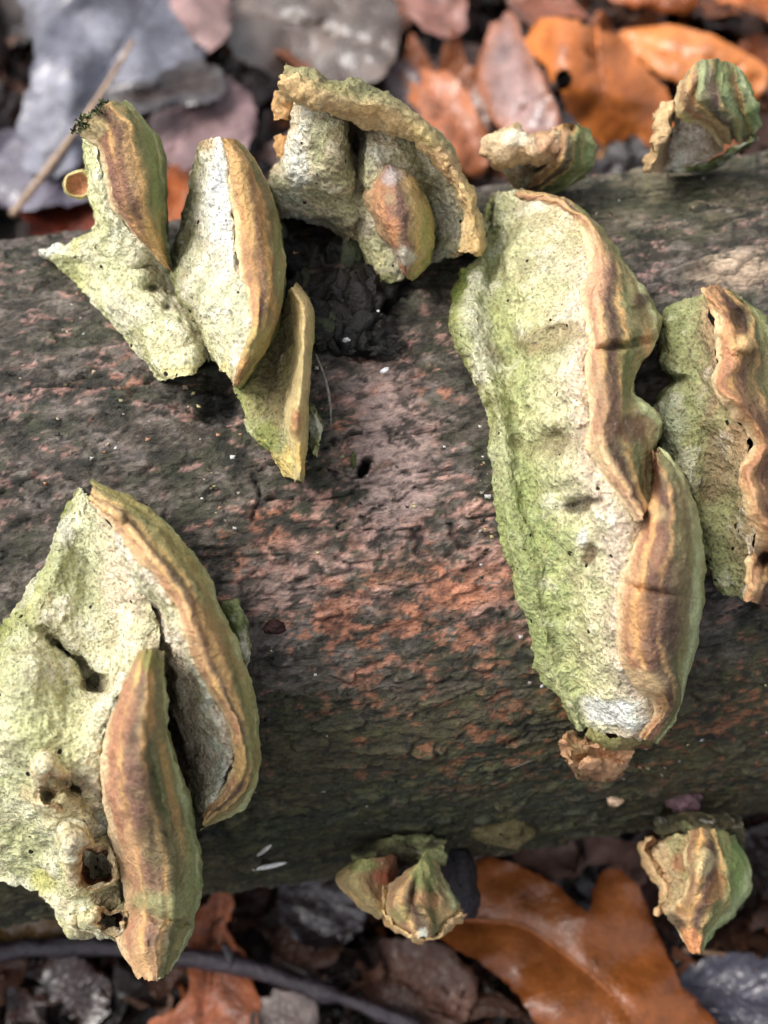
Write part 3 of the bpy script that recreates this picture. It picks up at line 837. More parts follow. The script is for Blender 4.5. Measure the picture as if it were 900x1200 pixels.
    m = [hs_([(240,172),(224,212),(210,262),(199,308),(202,335),(212,360),(225,385),(236,408),(244,420)], [1.8,1.3,.9,.5,.5,.6,.6]),
         hs_([(243,166),(231,212),(219,262),(210,310),(213,338),(221,363),(232,388),(243,412),(252,428)], [2.6,2.4,2.0,1.5,1.3,1.2]),
         hs_([(248,162),(242,212),(234,262),(228,310),(229,342),(236,367),(246,392),(255,418),(261,436)], [3.1,3.1,2.8,2.4,2.0,1.5]),
         hs_([(254,161),(256,207),(254,263),(254,315),(258,347),(263,374),(266,402),(267,427),(268,445)], [3.3,3.5,3.3,3.0,2.5,1.7]),
         hs_([(261,163),(268,202),(275,263),(280,320),(290,350),(292,380),(285,412),(277,436),(274,450)], [3.4,3.7,3.6,3.4,2.8,1.8]),
         hs_([(265,166),(276,204),(285,263),(292,320),(300,350),(300,382),(292,412),(281,438),(276,452)], [3.1,3.4,3.3,3.1,2.5,1.6])]
    part(r, org, 'pore_surface', M_PORE, m, [(110,108,66), (156,154,110), (222,218,190), (242,238,220), (236,230,206), (220,206,170)], push=.25, seed=123, rough=1.2, warp=8, tmax=2.4,
         patches=[(222,250,9,60,12,(118,114,76),.6),(252,400,30,30,0,(214,214,160),.6),(266,440,12,18,0,(216,200,110),.6),(250,250,20,70,0,(246,242,228),.6),(246,168,10,10,0,(190,150,90),.6)])
    k = [hs_([(258,161),(266,200),(274,263),(279,320),(289,350),(292,380),(285,412),(276,436),(273,450)], [3.3,3.7,3.6,3.4,2.9,1.9]),
         hs_([(264,162),(280,196),(292,258),(300,318),(304,350),(303,382),(293,412),(281,438),(275,451)], [3.6,4.0,3.9,3.7,3.1,2.1]),
         hs_([(271,163),(295,198),(311,258),(318,318),(318,352),(312,384),(299,413),(284,440),(276,453)], [3.4,3.7,3.6,3.4,2.9,2.0]),
         hs_([(278,166),(306,204),(322,262),(329,320),(327,355),(319,386),(304,415),(287,442),(277,454)], [2.9,2.9,2.8,2.6,2.3,1.7]),
         hs_([(283,170),(312,218),(328,270),(334,325),(331,357),(323,387),(306,416),(288,443),(278,455)], [2.2,1.9,1.8,1.7,1.6,1.3])]
    part(r, org, 'cap', M_CAP, k, [(216,188,138), (202,150,92), (142,104,72), (190,146,96), (148,148,96)], under=(.7, 1.1), thick=.35, push=.25, seed=133, pore=False, warp=6, zones=.05, wobble=2,
         patches=[(262,168,14,9,0,(202,154,90),.7),(280,200,8,30,-10,(196,146,96),.5),(298,300,12,40,-5,(130,92,66),.6),(313,300,4,80,-8,(206,152,86),.7),(290,240,6,60,-10,(204,160,98),.6),(326,300,5,70,-6,(146,150,98),.7),(300,395,16,30,25,(178,160,96),.6)])
fungus_twin()

# ---- small hollow shelf under the twin one
def fungus_hollow():
    org = base_at(325, 460)
    r = thing('bracket_fungus', 'small hollow yellowish bracket fungus tapering to a point, tucked below the twin peaked one', 'bracket fungus', org, G_FUN)
    n = [hs_([(322,390),(304,410),(287,432),(276,452),(286,480),(298,502),(315,532),(336,558)], [.3,.3,.4,.4,.4]),
         hs_([(330,366),(314,404),(300,435),(292,460),(302,485),(311,507),(324,534),(340,560)], [.9,.6,.5,.7,.8]),
         hs_([(336,352),(331,394),(322,432),(315,464),(318,488),(323,510),(333,535),(344,562)], [1.2,.6,.6,.9,1.2]),
         hs_([(340,345),(344,384),(342,428),(336,464),(333,490),(335,512),(341,536),(347,563)], [1.5,1.4,1.3,1.4,1.5]),
         hs_([(343,339),(352,368),(354,410),(351,450),(345,476),(343,500),(347,525),(349,560)], [1.9,2.2,2.2,2.0,1.6])]
    part(r, org, 'pore_surface', M_PORE, n, [(146,152,66), (140,134,82), (150,138,92), (176,160,104), (204,176,112)], seed=143, rough=1.2, warp=6,
         patches=[(320,430,14,50,12,(104,92,60),.6),(300,470,14,24,-15,(178,172,110),.6),(315,510,14,20,0,(128,140,50),.6),(335,545,12,22,0,(218,192,104),.8),(345,490,8,12,0,(180,116,70),.6)])
    k = [hs_([(335,345),(341,370),(342,412),(339,452),(334,478),(333,502),(338,527),(342,560)], [1.2,1.5,1.5,1.4,1.2]),
         hs_([(343,337),(355,358),(358,404),(355,448),(351,476),(350,500),(352,525),(350,563)], [2.2,2.6,2.6,2.3,1.9]),
         hs_([(345,334),(360,354),(363,402),(360,446),(357,475),(357,500),(357,526),(353,564)], [2.0,2.2,2.2,2.0,1.7]),
         hs_([(347,333),(364,354),(367,402),(364,446),(361,476),(362,502),(361,528),(355,565)], [1.4,1.5,1.5,1.4,1.3])]
    part(r, org, 'cap', M_CAP, k, [(214,190,140), (206,174,122), (180,156,108), (142,136,88)], under=(.6, .9), thick=.3, seed=153, pore=False, warp=4, wobble=1.5,
         dents=[(345,495,9,14,0,.3)], patches=[(348,488,7,14,0,(170,104,66),.7),(352,540,8,18,0,(216,176,96),.7)])
    g = [hs_([(358,470),(360,500),(362,535)], .7), hs_([(369,474),(374,502),(370,532)], .8), hs_([(374,480),(380,506),(373,536)], .3)]
    part(r, org, 'mossy_back', M_MOSS, g, [(92,98,58), (112,120,72), (88,96,56)], thick=.5, seed=163, wobble=2)
fungus_hollow()

# ---- top centre
def fungus_crest():
    org = base_at(430, 280)
    r = thing('bracket_fungus', 'pale bracket fungus with a crumbly orange crest and a small brown inner tongue', 'bracket fungus', org, G_FUN)
    b = [hs_([(338,118),(342,150),(334,180),(316,208),(316,235),(326,255)], [2.0,2.0,1.7,1.2,.7,.3]),
         hs_([(350,120),(354,154),(348,184),(336,214),(338,240),(346,258)], [2.5,2.6,2.4,2.1,1.6,.4]),
         hs_([(378,128),(380,158),(376,190),(374,220),(376,246),(382,264)], [2.6,2.8,2.7,2.3,1.5,.4]),
         hs_([(406,136),(405,163),(404,195),(406,226),(410,258),(414,288)], [2.6,2.8,2.8,2.3,1.5,.4]),
         hs_([(418,138),(417,168),(417,200),(420,232),(425,268),(430,310)], [2.2,2.1,2.3,2.0,1.3,.35]),
         hs_([(430,140),(428,170),(430,204),(436,242),(442,288),(446,330)], [2.6,2.8,2.8,2.2,1.4,.4]),
         hs_([(455,142),(456,174),(464,208),(474,250),(482,290),(472,326)], [2.6,2.8,2.7,2.0,1.2,.5]),
         hs_([(478,150),(488,184),(498,216),(507,250),(508,285),(496,314)], [2.6,2.6,2.1,1.2,.7,.4]),
         hs_([(498,172),(510,202),(520,230),(526,255),(526,282),(516,304)], [2.6,2.5,2.0,1.6,1.1,.5]),
         hs_([(518,192),(532,216),(541,243),(547,265),(549,285),(540,300)], [2.5,2.5,2.4,2.1,1.7,1.0])]
    part(r, org, 'pore_surface', M_PORE, b, [(206,186,150), (240,230,214), (224,212,180), (212,202,162), (120,104,74), (222,212,182), (222,214,178), (150,146,104), (212,208,180), (214,196,150)], push=.35, seed=173, rough=1.3, warp=10, tmax=2.6,
         dents=[(417,165,5,40,0,-.4)],
         patches=[(350,180,12,50,8,(240,230,222),.6),(395,175,20,36,0,(170,150,104),.5),(417,160,4,28,0,(44,34,26),.8),(400,235,60,14,8,(206,206,150),.6),(440,300,20,26,-30,(192,196,128),.6),(450,325,16,9,0,(142,150,66),.7),(508,262,7,34,-10,(70,66,44),.7),
                  (520,250,10,40,-20,(226,222,206),.6),(545,298,14,10,0,(196,150,100),.6),(430,150,30,10,0,(150,118,76),.5),(455,160,14,14,0,(210,190,160),.5)])
    rr = [hs_([(336,118),(354,126),(384,136),(418,145),(455,152),(486,164),(507,192),(528,214),(541,248),(537,284),(533,298)], [2.6,2.8,2.8,2.7,2.5,1.9]),
          hs_([(328,104),(347,112),(380,124),(415,130),(452,138),(486,154),(510,182),(531,208),(547,246),(549,282),(543,298)], [3.2,3.5,3.5,3.3,3.1,2.4]),
          hs_([(326,94),(346,97),(381,110),(416,116),(453,126),(488,147),(514,175),(535,204),(553,245),(558,281),(552,298)], [3.3,3.6,3.6,3.4,3.2,2.5]),
          hs_([(330,82),(350,84),(385,98),(420,103),(458,118),(494,144),(520,172),(541,206),(558,246),(565,283),(558,299)], [3.0,3.2,3.2,3.0,2.8,2.2]),
          hs_([(336,75),(356,78),(390,91),(426,96),(464,116),(499,145),(526,173),(546,209),(561,247),(569,285),(562,300)], [2.3,2.3,2.3,2.1,2.0,1.7])]
    part(r, org, 'cap', M_CAP, rr, [(204,174,132), (220,180,132), (206,174,126), (160,148,106), (144,138,100)], under=(.7, 1.0), thick=.4, push=.35, seed=183, pore=False, warp=7, wobble=5, rough=2.2,
         patches=[(345,100,24,18,20,(226,184,132),.7),(395,105,30,9,15,(140,132,80),.7),(430,128,24,10,10,(214,172,118),.7),(500,160,30,9,40,(186,164,104),.6),(520,190,14,30,-35,(190,144,104),.6),(552,240,6,40,-12,(190,156,92),.6),(560,285,12,16,0,(206,166,112),.7),(465,125,16,7,20,(110,96,70),.6)])
    t = [hs_([(447,197),(433,214),(427,234),(436,254),(448,275),(462,291),(468,306)], [2.4,2.4,2.2,2.0,1.6,1.2]),
         hs_([(450,194),(445,214),(443,240),(450,264),(460,287),(468,306),(471,318)], [2.9,3.2,3.3,3.0,2.3,1.7]),
         hs_([(456,192),(462,213),(466,240),(471,265),(475,290),(476,310),(475,323)], [3.0,3.5,3.6,3.3,2.5,1.8]),
         hs_([(462,193),(480,214),(487,240),(490,265),(490,290),(485,312),(478,325)], [2.8,3.1,3.2,2.9,2.2,1.6]),
         hs_([(467,196),(491,220),(502,245),(506,268),(504,292),(494,314),(480,326)], [2.2,2.1,2.1,1.9,1.5,1.2])]
    part(r, org, 'cap', M_CAP, t, [(212,176,140), (178,120,88), (130,92,80), (176,150,96), (160,160,96)], under=(.7, .9), thick=.35, push=.35, seed=193, pore=False, warp=7, wobble=2, rough=1.6,
         patches=[(458,208,12,14,0,(196,186,196),.6),(445,240,8,24,-10,(210,150,112),.6),(470,250,6,40,-6,(92,58,56),.8),(462,268,8,16,0,(206,140,96),.6),(486,260,4,60,-4,(204,168,106),.6),(474,300,14,10,0,(206,200,190),.7),(498,270,5,40,0,(164,166,100),.7)])
    for (cx, cy, s) in ((333, 124, 17), (331, 172, 14)):
        f = [hs_([(cx - s * .6, cy - s), (cx - s * .9, cy), (cx - s * .5, cy + s)], 1.2), hs_([(cx, cy - s * 1.1), (cx + .2 * s, cy), (cx, cy + s * 1.1)], 1.6), hs_([(cx + s, cy - s), (cx + s * 1.1, cy), (cx + s, cy + s)], 1.2)]
        part(r, org, 'frill', M_CAP, f, [(212,160,110), (206,152,96), (180,140,90)], thick=.4, push=.35, seed=199 + int(cx), pore=False, wobble=4, rough=2)
fungus_crest()

# ---- right edge of the picture
def fungus_right():
    org = base_at(850, 520)
    r = thing('bracket_fungus', 'grey green bracket fungus with a wavy orange ridge, right of the longest one', 'bracket fungus', org, G_FUN)
    g = [hs_([(800,352),(780,364),(771,391),(771,422),(779,444),(769,465),(769,502),(785,560),(808,620),(826,665),(846,690)], .25),
         hs_([(806,350),(789,367),(783,395),(784,426),(790,448),(784,470),(786,508),(803,565),(824,622),(838,668),(852,695)], .8),
         hs_([(814,348),(806,370),(803,400),(806,430),(810,455),(814,482),(826,520),(838,575),(848,625),(854,670),(860,700)], 1.0),
         hs_([(824,344),(822,372),(824,405),(830,435),(835,462),(842,490),(856,525),(860,575),(866,622),(866,662),(867,703)], 1.4),
         hs_([(832,339),(834,370),(842,402),(847,430),(850,458),(858,484),(876,508),(877,546),(877,586),(882,625),(880,662),(876,704)], [1.9,2.0,2.0,2.0])]
    part(r, org, 'pore_surface', M_PORE, g, [(120,132,70), (166,172,118), (158,162,110), (156,142,104), (196,158,118)], seed=203, rough=1.3, warp=9,
         dents=[(785,446,24,4,0,-.3),(840,560,20,60,0,-.2)],
         patches=[(786,500,14,40,0,(190,200,170),.6),(790,380,16,24,0,(134,146,84),.6),(840,540,16,60,-5,(138,112,88),.6),(815,620,16,40,-25,(110,112,64),.5)])
    wav = lambda c, am: [(x + am * math.sin(y / 19.0) + .5 * am * math.sin(y / 8.3 + 1), y, h + .03 * am * math.cos(y / 19.0)) for x, y, h in c]
    dense = lambda c: [tuple(v) for v in catmull(c, np.linspace(0, 1, len(c)), np.linspace(0, 1, 40))]
    k = [hs_([(830,340),(831,370),(838,402),(843,430),(846,458),(853,484),(871,506),(873,546),(872,586),(877,625),(874,662),(873,700)], [2.0,2.2,2.2,2.2]),
         hs_([(838,334),(842,366),(850,400),(855,430),(858,458),(866,482),(884,503),(886,545),(886,585),(892,625),(890,662),(884,704)], [2.3,2.7,2.7,2.7,2.4]),
         hs_([(848,335),(858,366),(866,402),(871,434),(875,463),(882,487),(896,510),(898,552),(899,592),(905,632),(902,667),(895,706)], [2.1,2.3,2.3,2.3,2.1]),
         hs_([(858,341),(878,372),(888,406),(895,440),(900,470),(908,500),(918,524),(921,564),(923,604),(926,642),(922,674),(908,706)], [1.6,1.7,1.8,1.8,1.6]),
         hs_([(868,348),(897,384),(912,420),(924,456),(932,492),(940,524),(946,550),(949,585),(950,622),(948,655),(940,682),(915,706)], [1.0,.9,.9,.9,.9])]
    k = [wav(dense(c), am) for c, am in zip(k, (5, 8, 7, 4, 3))]
    part(r, org, 'cap', M_CAP, k, [(206,160,116), (212,154,104), (150,104,76), (116,98,64), (120,118,66)], under=(.5, .7), thick=.35, seed=213, pore=False, warp=8, wobble=3, rough=1.3, zones=.03,
         dents=[(868,372,16,16,0,-.5),(873,402,14,12,0,.6),(862,470,18,8,30,.35),(894,652,12,14,0,-1.0),(888,690,16,8,30,.3)],
         patches=[(866,372,16,14,20,(70,46,30),.8),(873,402,14,11,0,(226,180,124),.8),(894,654,11,13,0,(56,34,24),.9),(880,440,8,30,0,(136,116,70),.6),(838,352,9,18,0,(206,150,104),.6),(884,600,12,40,0,(206,154,112),.5),(880,690,14,12,0,(216,170,126),.6)])
fungus_right()

# ---- two small ones standing on the far shoulder of the log
def fungus_frilly():
    org = base_at(640, 225)
    r = thing('bracket_fungus', 'small frilled bracket fungus with a pale knobbly lip, behind the top of the longest one', 'bracket fungus', org, G_FUN)
    p = [hs_([(586,184),(591,204),(602,226)], [1.6,1.3,.8]), hs_([(602,184),(606,206),(614,227)], [1.8,1.6,.9]), hs_([(624,180),(630,198),(640,215)], [1.8,1.6,1.0]), hs_([(642,178),(650,192),(660,208)], [1.8,1.5,1.0])]
    part(r, org, 'pore_surface', M_PORE, p, [(140,110,88), (176,146,124), (132,102,82), (120,96,70)], push=1.5, seed=223, tmax=1.5, rough=1.2)
    l_ = [hs_([(568,184),(582,196),(600,195),(622,188),(645,186),(664,190)], [1.8,2.1,2.2,2.2,2.0]), hs_([(563,176),(578,180),(600,176),(622,177),(646,172),(664,174)], [2.2,2.7,2.8,2.7,2.4]),
          hs_([(568,167),(582,163),(602,158),(625,165),(648,157),(662,154)], [2.1,2.7,2.8,2.7,2.3]), hs_([(575,162),(588,154),(604,150),(627,160),(649,150),(660,147)], [1.5,1.9,2.0,1.9,1.6])]
    part(r, org, 'lip', M_CAP, l_, [(190,152,116), (214,176,140), (226,196,166), (190,150,110)], under=(.6, .7), thick=.35, push=1.5, seed=233, pore=False, wobble=6, rough=2.4,
         patches=[(604,160,16,10,0,(240,222,204),.8),(640,170,14,14,0,(196,130,92),.6)])
    k = [hs_([(648,150),(645,170),(640,190),(622,212),(606,229)], [1.9,2.2,2.2,1.4,.7]), hs_([(664,144),(663,168),(659,192),(640,213),(610,231)], [2.2,2.6,2.5,1.7,.9]),
         hs_([(680,147),(682,170),(678,195),(656,216),(613,233)], [2.0,2.2,2.1,1.5,.8]), hs_([(690,153),(697,172),(694,193),(668,219),(616,234)], [1.4,1.5,1.4,1.0,.5])]
    part(r, org, 'cap', M_CAP, k, [(196,148,104), (122,116,84), (96,112,70), (92,110,62)], under=(.6, .7), thick=.4, push=1.5, seed=243, pore=False, wobble=4, rough=1.2, zones=.012,
         dents=[(668,150,7,6,0,-.5)], patches=[(666,152,12,8,0,(204,156,110),.7),(655,170,10,14,0,(150,104,84),.6),(690,180,8,24,0,(110,136,88),.6)])
def fungus_corner():
    org = base_at(830, 190)
    r = thing('bracket_fungus', 'small bracket fungus with green and purple banded cap over a pale underside, at top right', 'bracket fungus', org, G_FUN)
    p = [hs_([(790,138),(786,165),(780,196)], [1.5,1.4,.9]), hs_([(806,138),(804,165),(798,194)], [1.7,1.5,1.0]), hs_([(828,142),(826,164),(820,188)], [1.7,1.5,1.0]), hs_([(842,148),(846,162),(846,176)], [1.6,1.4,1.0])]
    part(r, org, 'pore_surface', M_PORE, p, [(206,182,156), (222,202,186), (208,190,170), (150,130,100)], push=1.3, seed=253, tmax=1.5)
    f = [hs_([(774,126),(763,150),(757,180),(756,202)], [1.4,1.5,1.5,1.2]), hs_([(781,121),(770,148),(765,178),(763,203)], [2.0,2.3,2.3,1.8]), hs_([(790,118),(781,145),(775,172),(770,203)], [2.1,2.4,2.3,1.7]), hs_([(798,118),(790,142),(785,168),(778,201)], [1.5,1.6,1.5,1.2])]
    part(r, org, 'frill', M_CAP, f, [(190,152,112), (204,168,126), (170,136,98), (120,94,70)], under=(.5, .6), thick=.3, push=1.3, seed=263, pore=False, wobble=7, rough=2, warp=9)
    k = [hs_([(797,98),(792,116),(798,136),(815,144),(833,156),(845,172)], [2.0,2.3,2.3,2.1,1.7,1.1]), hs_([(806,84),(802,104),(808,126),(826,137),(843,151),(851,168)], [2.6,3.0,3.0,2.8,2.3,1.5]),
         hs_([(824,72),(824,98),(830,119),(844,133),(857,148),(861,165)], [2.7,3.2,3.3,3.0,2.5,1.6]), hs_([(848,71),(850,96),(855,115),(864,131),(873,147),(874,160)], [2.3,2.8,2.9,2.6,2.2,1.5]),
         hs_([(868,80),(876,98),(884,116),(889,131),(890,146),(885,156)], [1.5,1.8,1.9,1.7,1.5,1.1])]
    part(r, org, 'cap', M_CAP, k, [(206,176,116), (176,150,110), (148,148,108), (124,138,88), (104,130,72)], under=(.6, .9), thick=.4, push=1.3, seed=273, pore=False, wobble=4, rough=1.1, zones=.02,
         dents=[(815,105,4,30,10,-.25),(840,100,4,36,0,-.22),(864,108,4,42,-12,-.28),(884,132,14,8,0,.2)],
         patches=[(812,108,8,30,10,(178,124,100),.6),(822,92,5,30,10,(160,176,130),.6),(838,110,8,36,-12,(126,92,96),.7),(852,110,5,40,-14,(170,180,132),.6),(866,112,4,44,-16,(176,124,88),.6),(884,134,14,14,0,(98,122,66),.7),(803,140,9,9,0,(208,196,130),.7)])
    u = [hs_([(782,196),(805,194),(830,186),(856,172),(880,160)], .9), hs_([(784,200),(808,198),(834,190),(860,177),(886,160)], 1.0), hs_([(782,204),(810,203),(838,196),(866,182),(888,164)], .4)]
    part(r, org, 'mossy_back', M_MOSS, u, [(90,104,50), (84,100,44), (60,72,34)], thick=.5, push=1.3, seed=283, wobble=3.5)
fungus_frilly(); fungus_corner()

# ---- two small ones under the near side
def fungus_low():
    org = base_at(480, 985)
    r = thing('bracket_fungus', 'small two lobed bracket fungus over the end of the big orange leaf', 'bracket fungus', org, G_FUN)
    a = [hs_([(412,1010),(398,1022),(394,1032),(404,1046),(424,1064),(442,1076)], [1.2,1.3,1.3,1.2]), hs_([(425,1008),(412,1022),(410,1032),(420,1046),(436,1062),(448,1074)], [1.9,2.1,2.1,1.9]),
         hs_([(442,1006),(436,1020),(434,1030),(440,1044),(450,1058),(458,1068)], [1.9,2.0,2.0,1.8]), hs_([(462,1003),(465,1018),(464,1030),(465,1042),(468,1052),(470,1060)], 1.3)]
    part(r, org, 'cap', M_CAP, a, [(200,172,128), (164,142,96), (136,104,72), (140,86,64)], under=(.4, .6), thick=.4, push=1.5, seed=293, pore=False, wobble=3.5, rough=1.1,
         patches=[(450,1028,14,8,30,(150,70,50),.7),(425,1014,20,8,0,(138,146,84),.7),(415,1052,20,6,40,(206,166,112),.7)])
    b = [hs_([(482,1022),(462,1032),(450,1042),(448,1060),(458,1080),(478,1096)], [1.8,1.9,1.9,1.9]), hs_([(490,1012),(474,1032),(464,1046),(464,1064),(474,1082),(488,1098)], [2.5,2.7,2.8,2.5]),
         hs_([(500,1000),(494,1030),(488,1048),(490,1066),(496,1084),(500,1099)], [2.5,2.8,2.9,2.5]), hs_([(508,1008),(512,1034),(514,1052),(516,1068),(516,1080),(512,1092)], [2.1,2.3,2.3,2.1]), hs_([(512,1014),(526,1038),(538,1056),(542,1068),(536,1078),(522,1088)], [1.4,1.5,1.6,1.5])]
    part(r, org, 'cap', M_CAP, b, [(212,178,134), (190,154,116), (164,140,104), (150,130,96), (156,120,92)], under=(.5, .8), thick=.4, push=1.5, seed=303, pore=False, wobble=3.5, rough=1.1, zones=.012,
         dents=[(484,1050,4,26,10,-.3),(506,1052,4,24,-15,-.3),(496,1068,26,4,10,.25)],
         patches=[(498,1020,12,24,0,(134,144,84),.7),(500,1056,20,10,0,(196,140,104),.6),(496,1093,6,9,0,(246,236,222),.9),(470,1070,14,14,0,(146,148,92),.6),(520,1072,14,10,0,(206,164,116),.6)])
    f = [hs_([(458,1040),(456,1060),(466,1078),(482,1090),(500,1093),(518,1082),(534,1064)], 1.9), hs_([(450,1040),(448,1062),(459,1083),(479,1098),(500,1102),(523,1090),(542,1069)], 2.2),
         hs_([(447,1042),(445,1064),(456,1087),(478,1102),(500,1106),(526,1094),(546,1071)], 1.6)]
    part(r, org, 'frill', M_CAP, f, [(150,112,78), (222,186,136), (196,150,104)], thick=.18, push=1.5, seed=305, pore=False, wobble=5, rough=2.2)
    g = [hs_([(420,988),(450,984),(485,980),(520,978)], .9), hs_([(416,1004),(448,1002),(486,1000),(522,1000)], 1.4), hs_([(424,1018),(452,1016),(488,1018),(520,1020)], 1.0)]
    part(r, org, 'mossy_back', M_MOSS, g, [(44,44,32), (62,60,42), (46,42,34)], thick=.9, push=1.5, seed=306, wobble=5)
def fungus_lowright():
    org = base_at(820, 965)
    r = thing('bracket_fungus', 'small rounded bracket fungus with an orange tip, under the log at lower right', 'bracket fungus', org, G_FUN)
    a = [hs_([(786,976),(770,984),(762,990),(766,1008),(776,1022),(780,1042),(776,1068)], [1.0,1.0,1.0,1.2,1.4]), hs_([(796,976),(786,990),(780,1000),(786,1018),(796,1034),(798,1054),(796,1080)], [1.6,1.7,1.7,1.9,2.0]),
         hs_([(808,974),(806,992),(804,1006),(808,1022),(814,1038),(814,1058),(808,1084)], [1.8,2.0,2.2,2.3])]
    part(r, org, 'pore_surface', M_PORE, a, [(196,160,118), (190,164,118), (176,150,100)], tmax=1.6, push=1.5, seed=313, wobble=3.5, rough=1.5, patches=[(795,1010,10,12,0,(160,96,60),.7)])
    b = [hs_([(806,976),(802,1000),(806,1026),(800,1050),(782,1072),(792,1090),(808,1114)], [1.8,2.2,2.4,2.4,2.1,1.9,1.7]), hs_([(822,972),(820,1000),(822,1028),(818,1054),(806,1076),(808,1094),(814,1117)], [2.5,2.9,3.0,2.8,2.4,2.0]),
         hs_([(838,972),(840,1000),(842,1028),(838,1054),(826,1076),(820,1094),(818,1116)], [2.5,2.9,3.0,2.8,2.4,2.0]), hs_([(852,976),(862,1002),(864,1030),(858,1054),(842,1076),(828,1094),(820,1115)], [2.1,2.4,2.4,2.3,2.0,1.8]),
         hs_([(858,980),(874,1004),(880,1034),(870,1060),(850,1082),(832,1097),(822,1114)], [1.3,1.4,1.4,1.4,1.4,1.4])]
    part(r, org, 'cap', M_CAP, b, [(206,172,122), (160,124,86), (140,128,84), (130,136,84), (134,150,94)], under=(.6, .9), thick=.4, push=1.5, seed=323, pore=False, wobble=3.5, rough=1.1, zones=.012,
         dents=[(822,1015,5,26,15,.35),(843,1035,7,24,-10,-.35),(800,1062,16,7,30,-.4),(832,1062,12,5,-20,.25)],
         patches=[(825,1010,10,20,0,(222,196,150),.7),(838,1040,14,20,0,(150,92,64),.6),(790,1078,14,8,40,(50,40,34),.8),(812,1104,10,14,0,(224,146,96),.9),(866,1020,8,40,0,(128,156,84),.7)])
    f = [hs_([(774,980),(766,990),(770,1010),(780,1024),(784,1044),(780,1066)], 1.2), hs_([(766,980),(758,991),(763,1012),(774,1027),(777,1046),(772,1068)], 1.5), hs_([(762,984),(754,994),(760,1016),(771,1030),(774,1048),(769,1068)], .9)]
    part(r, org, 'frill', M_CAP, f, [(150,104,70), (214,174,130), (180,140,100)], thick=.2, push=1.5, seed=325, pore=False, wobble=6, rough=2.4)
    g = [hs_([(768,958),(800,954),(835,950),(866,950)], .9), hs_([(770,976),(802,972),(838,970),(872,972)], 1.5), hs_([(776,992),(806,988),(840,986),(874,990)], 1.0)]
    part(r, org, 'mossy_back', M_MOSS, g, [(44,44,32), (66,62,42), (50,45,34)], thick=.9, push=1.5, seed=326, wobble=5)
fungus_low(); fungus_lowright()

# ------------------------------------------------------------------ bits on the log
def rock_bit(name, px, py, h, sx, sy, sz, colr, mat, label, cat, seed, rot=0.0):
    """a rough lump lying on the bark"""
    n1, n2 = 26, 16
    u, v = np.meshgrid(np.linspace(0, 2 * math.pi, n1, endpoint=False), np.linspace(0.04, math.pi - 0.04, n2))
    S = np.stack([np.cos(u) * np.sin(v), np.sin(u) * np.sin(v), np.cos(v)], -1).reshape(-1, 3)
    rad = 1 + .35 * fbm(S + seed, .9, 3, seed) + .12 * fbm(S + seed, .25, 2, seed + 3)
    S = S * rad[:, None]
    c, s = math.cos(math.radians(rot)), math.sin(math.radians(rot))
    x, y = S[:, 0] * sx, S[:, 1] * sy
    b = CAM + pdir(np.array(float(px)), np.array(float(py))) * (log_depth(np.array(float(px)), np.array(float(py)), .05) - h)
    V = b + (x * c - y * s)[:, None] * RGT + (x * s + y * c)[:, None] * UPV - (S[:, 2] * sz)[:, None] * FWD
    i = np.arange(n1 * n2).reshape(n2, n1); j = np.roll(i, -1, 1)
    q = np.stack([i[:-1], j[:-1], j[1:], i[1:]], -1).reshape(-1, 4)
    C = lin(colr) * (1 + .35 * fbm(V, .12, 3, seed))[:, None]
    o = link(name, np_mesh(name, V, q, col=np.clip(C, .003, .9), mat=mat, origin=b))
    o.location = b * CM
    tag(o, label, cat)
    return o
rock_bit('wood_lump', 538, 1030, .9, .38, .75, .4, (44,40,44), M_CRUMB, 'black lump of rotten wood hanging beside the small two lobed fungus', 'rotten wood', 5, 10)
rock_bit('bark_crumb', 348, 300, .15, .22, .12, .12, (196,150,106), M_CRUMB, 'small tan crumb in the dark hollow below the crested fungus', 'crumb', 8, -25)
rock_bit('bark_crumb', 720, 939, .05, .18, .12, .1, (210,180,150), M_CRUMB, 'pale crumb stuck on the dark bark below the longest fungus', 'crumb', 9)
rock_bit('bark_crumb', 802, 938, .08, .36, .25, .18, (96,72,76), M_CRUMB, 'purplish crumbling bark lump on the lower right of the log', 'crumb', 10)
rock_bit('bark_crumb', 322, 735, .05, .2, .12, .1, (52,24,20), M_CRUMB, 'dark red crumb on the pink bark right of the broadest fungus', 'crumb', 11)
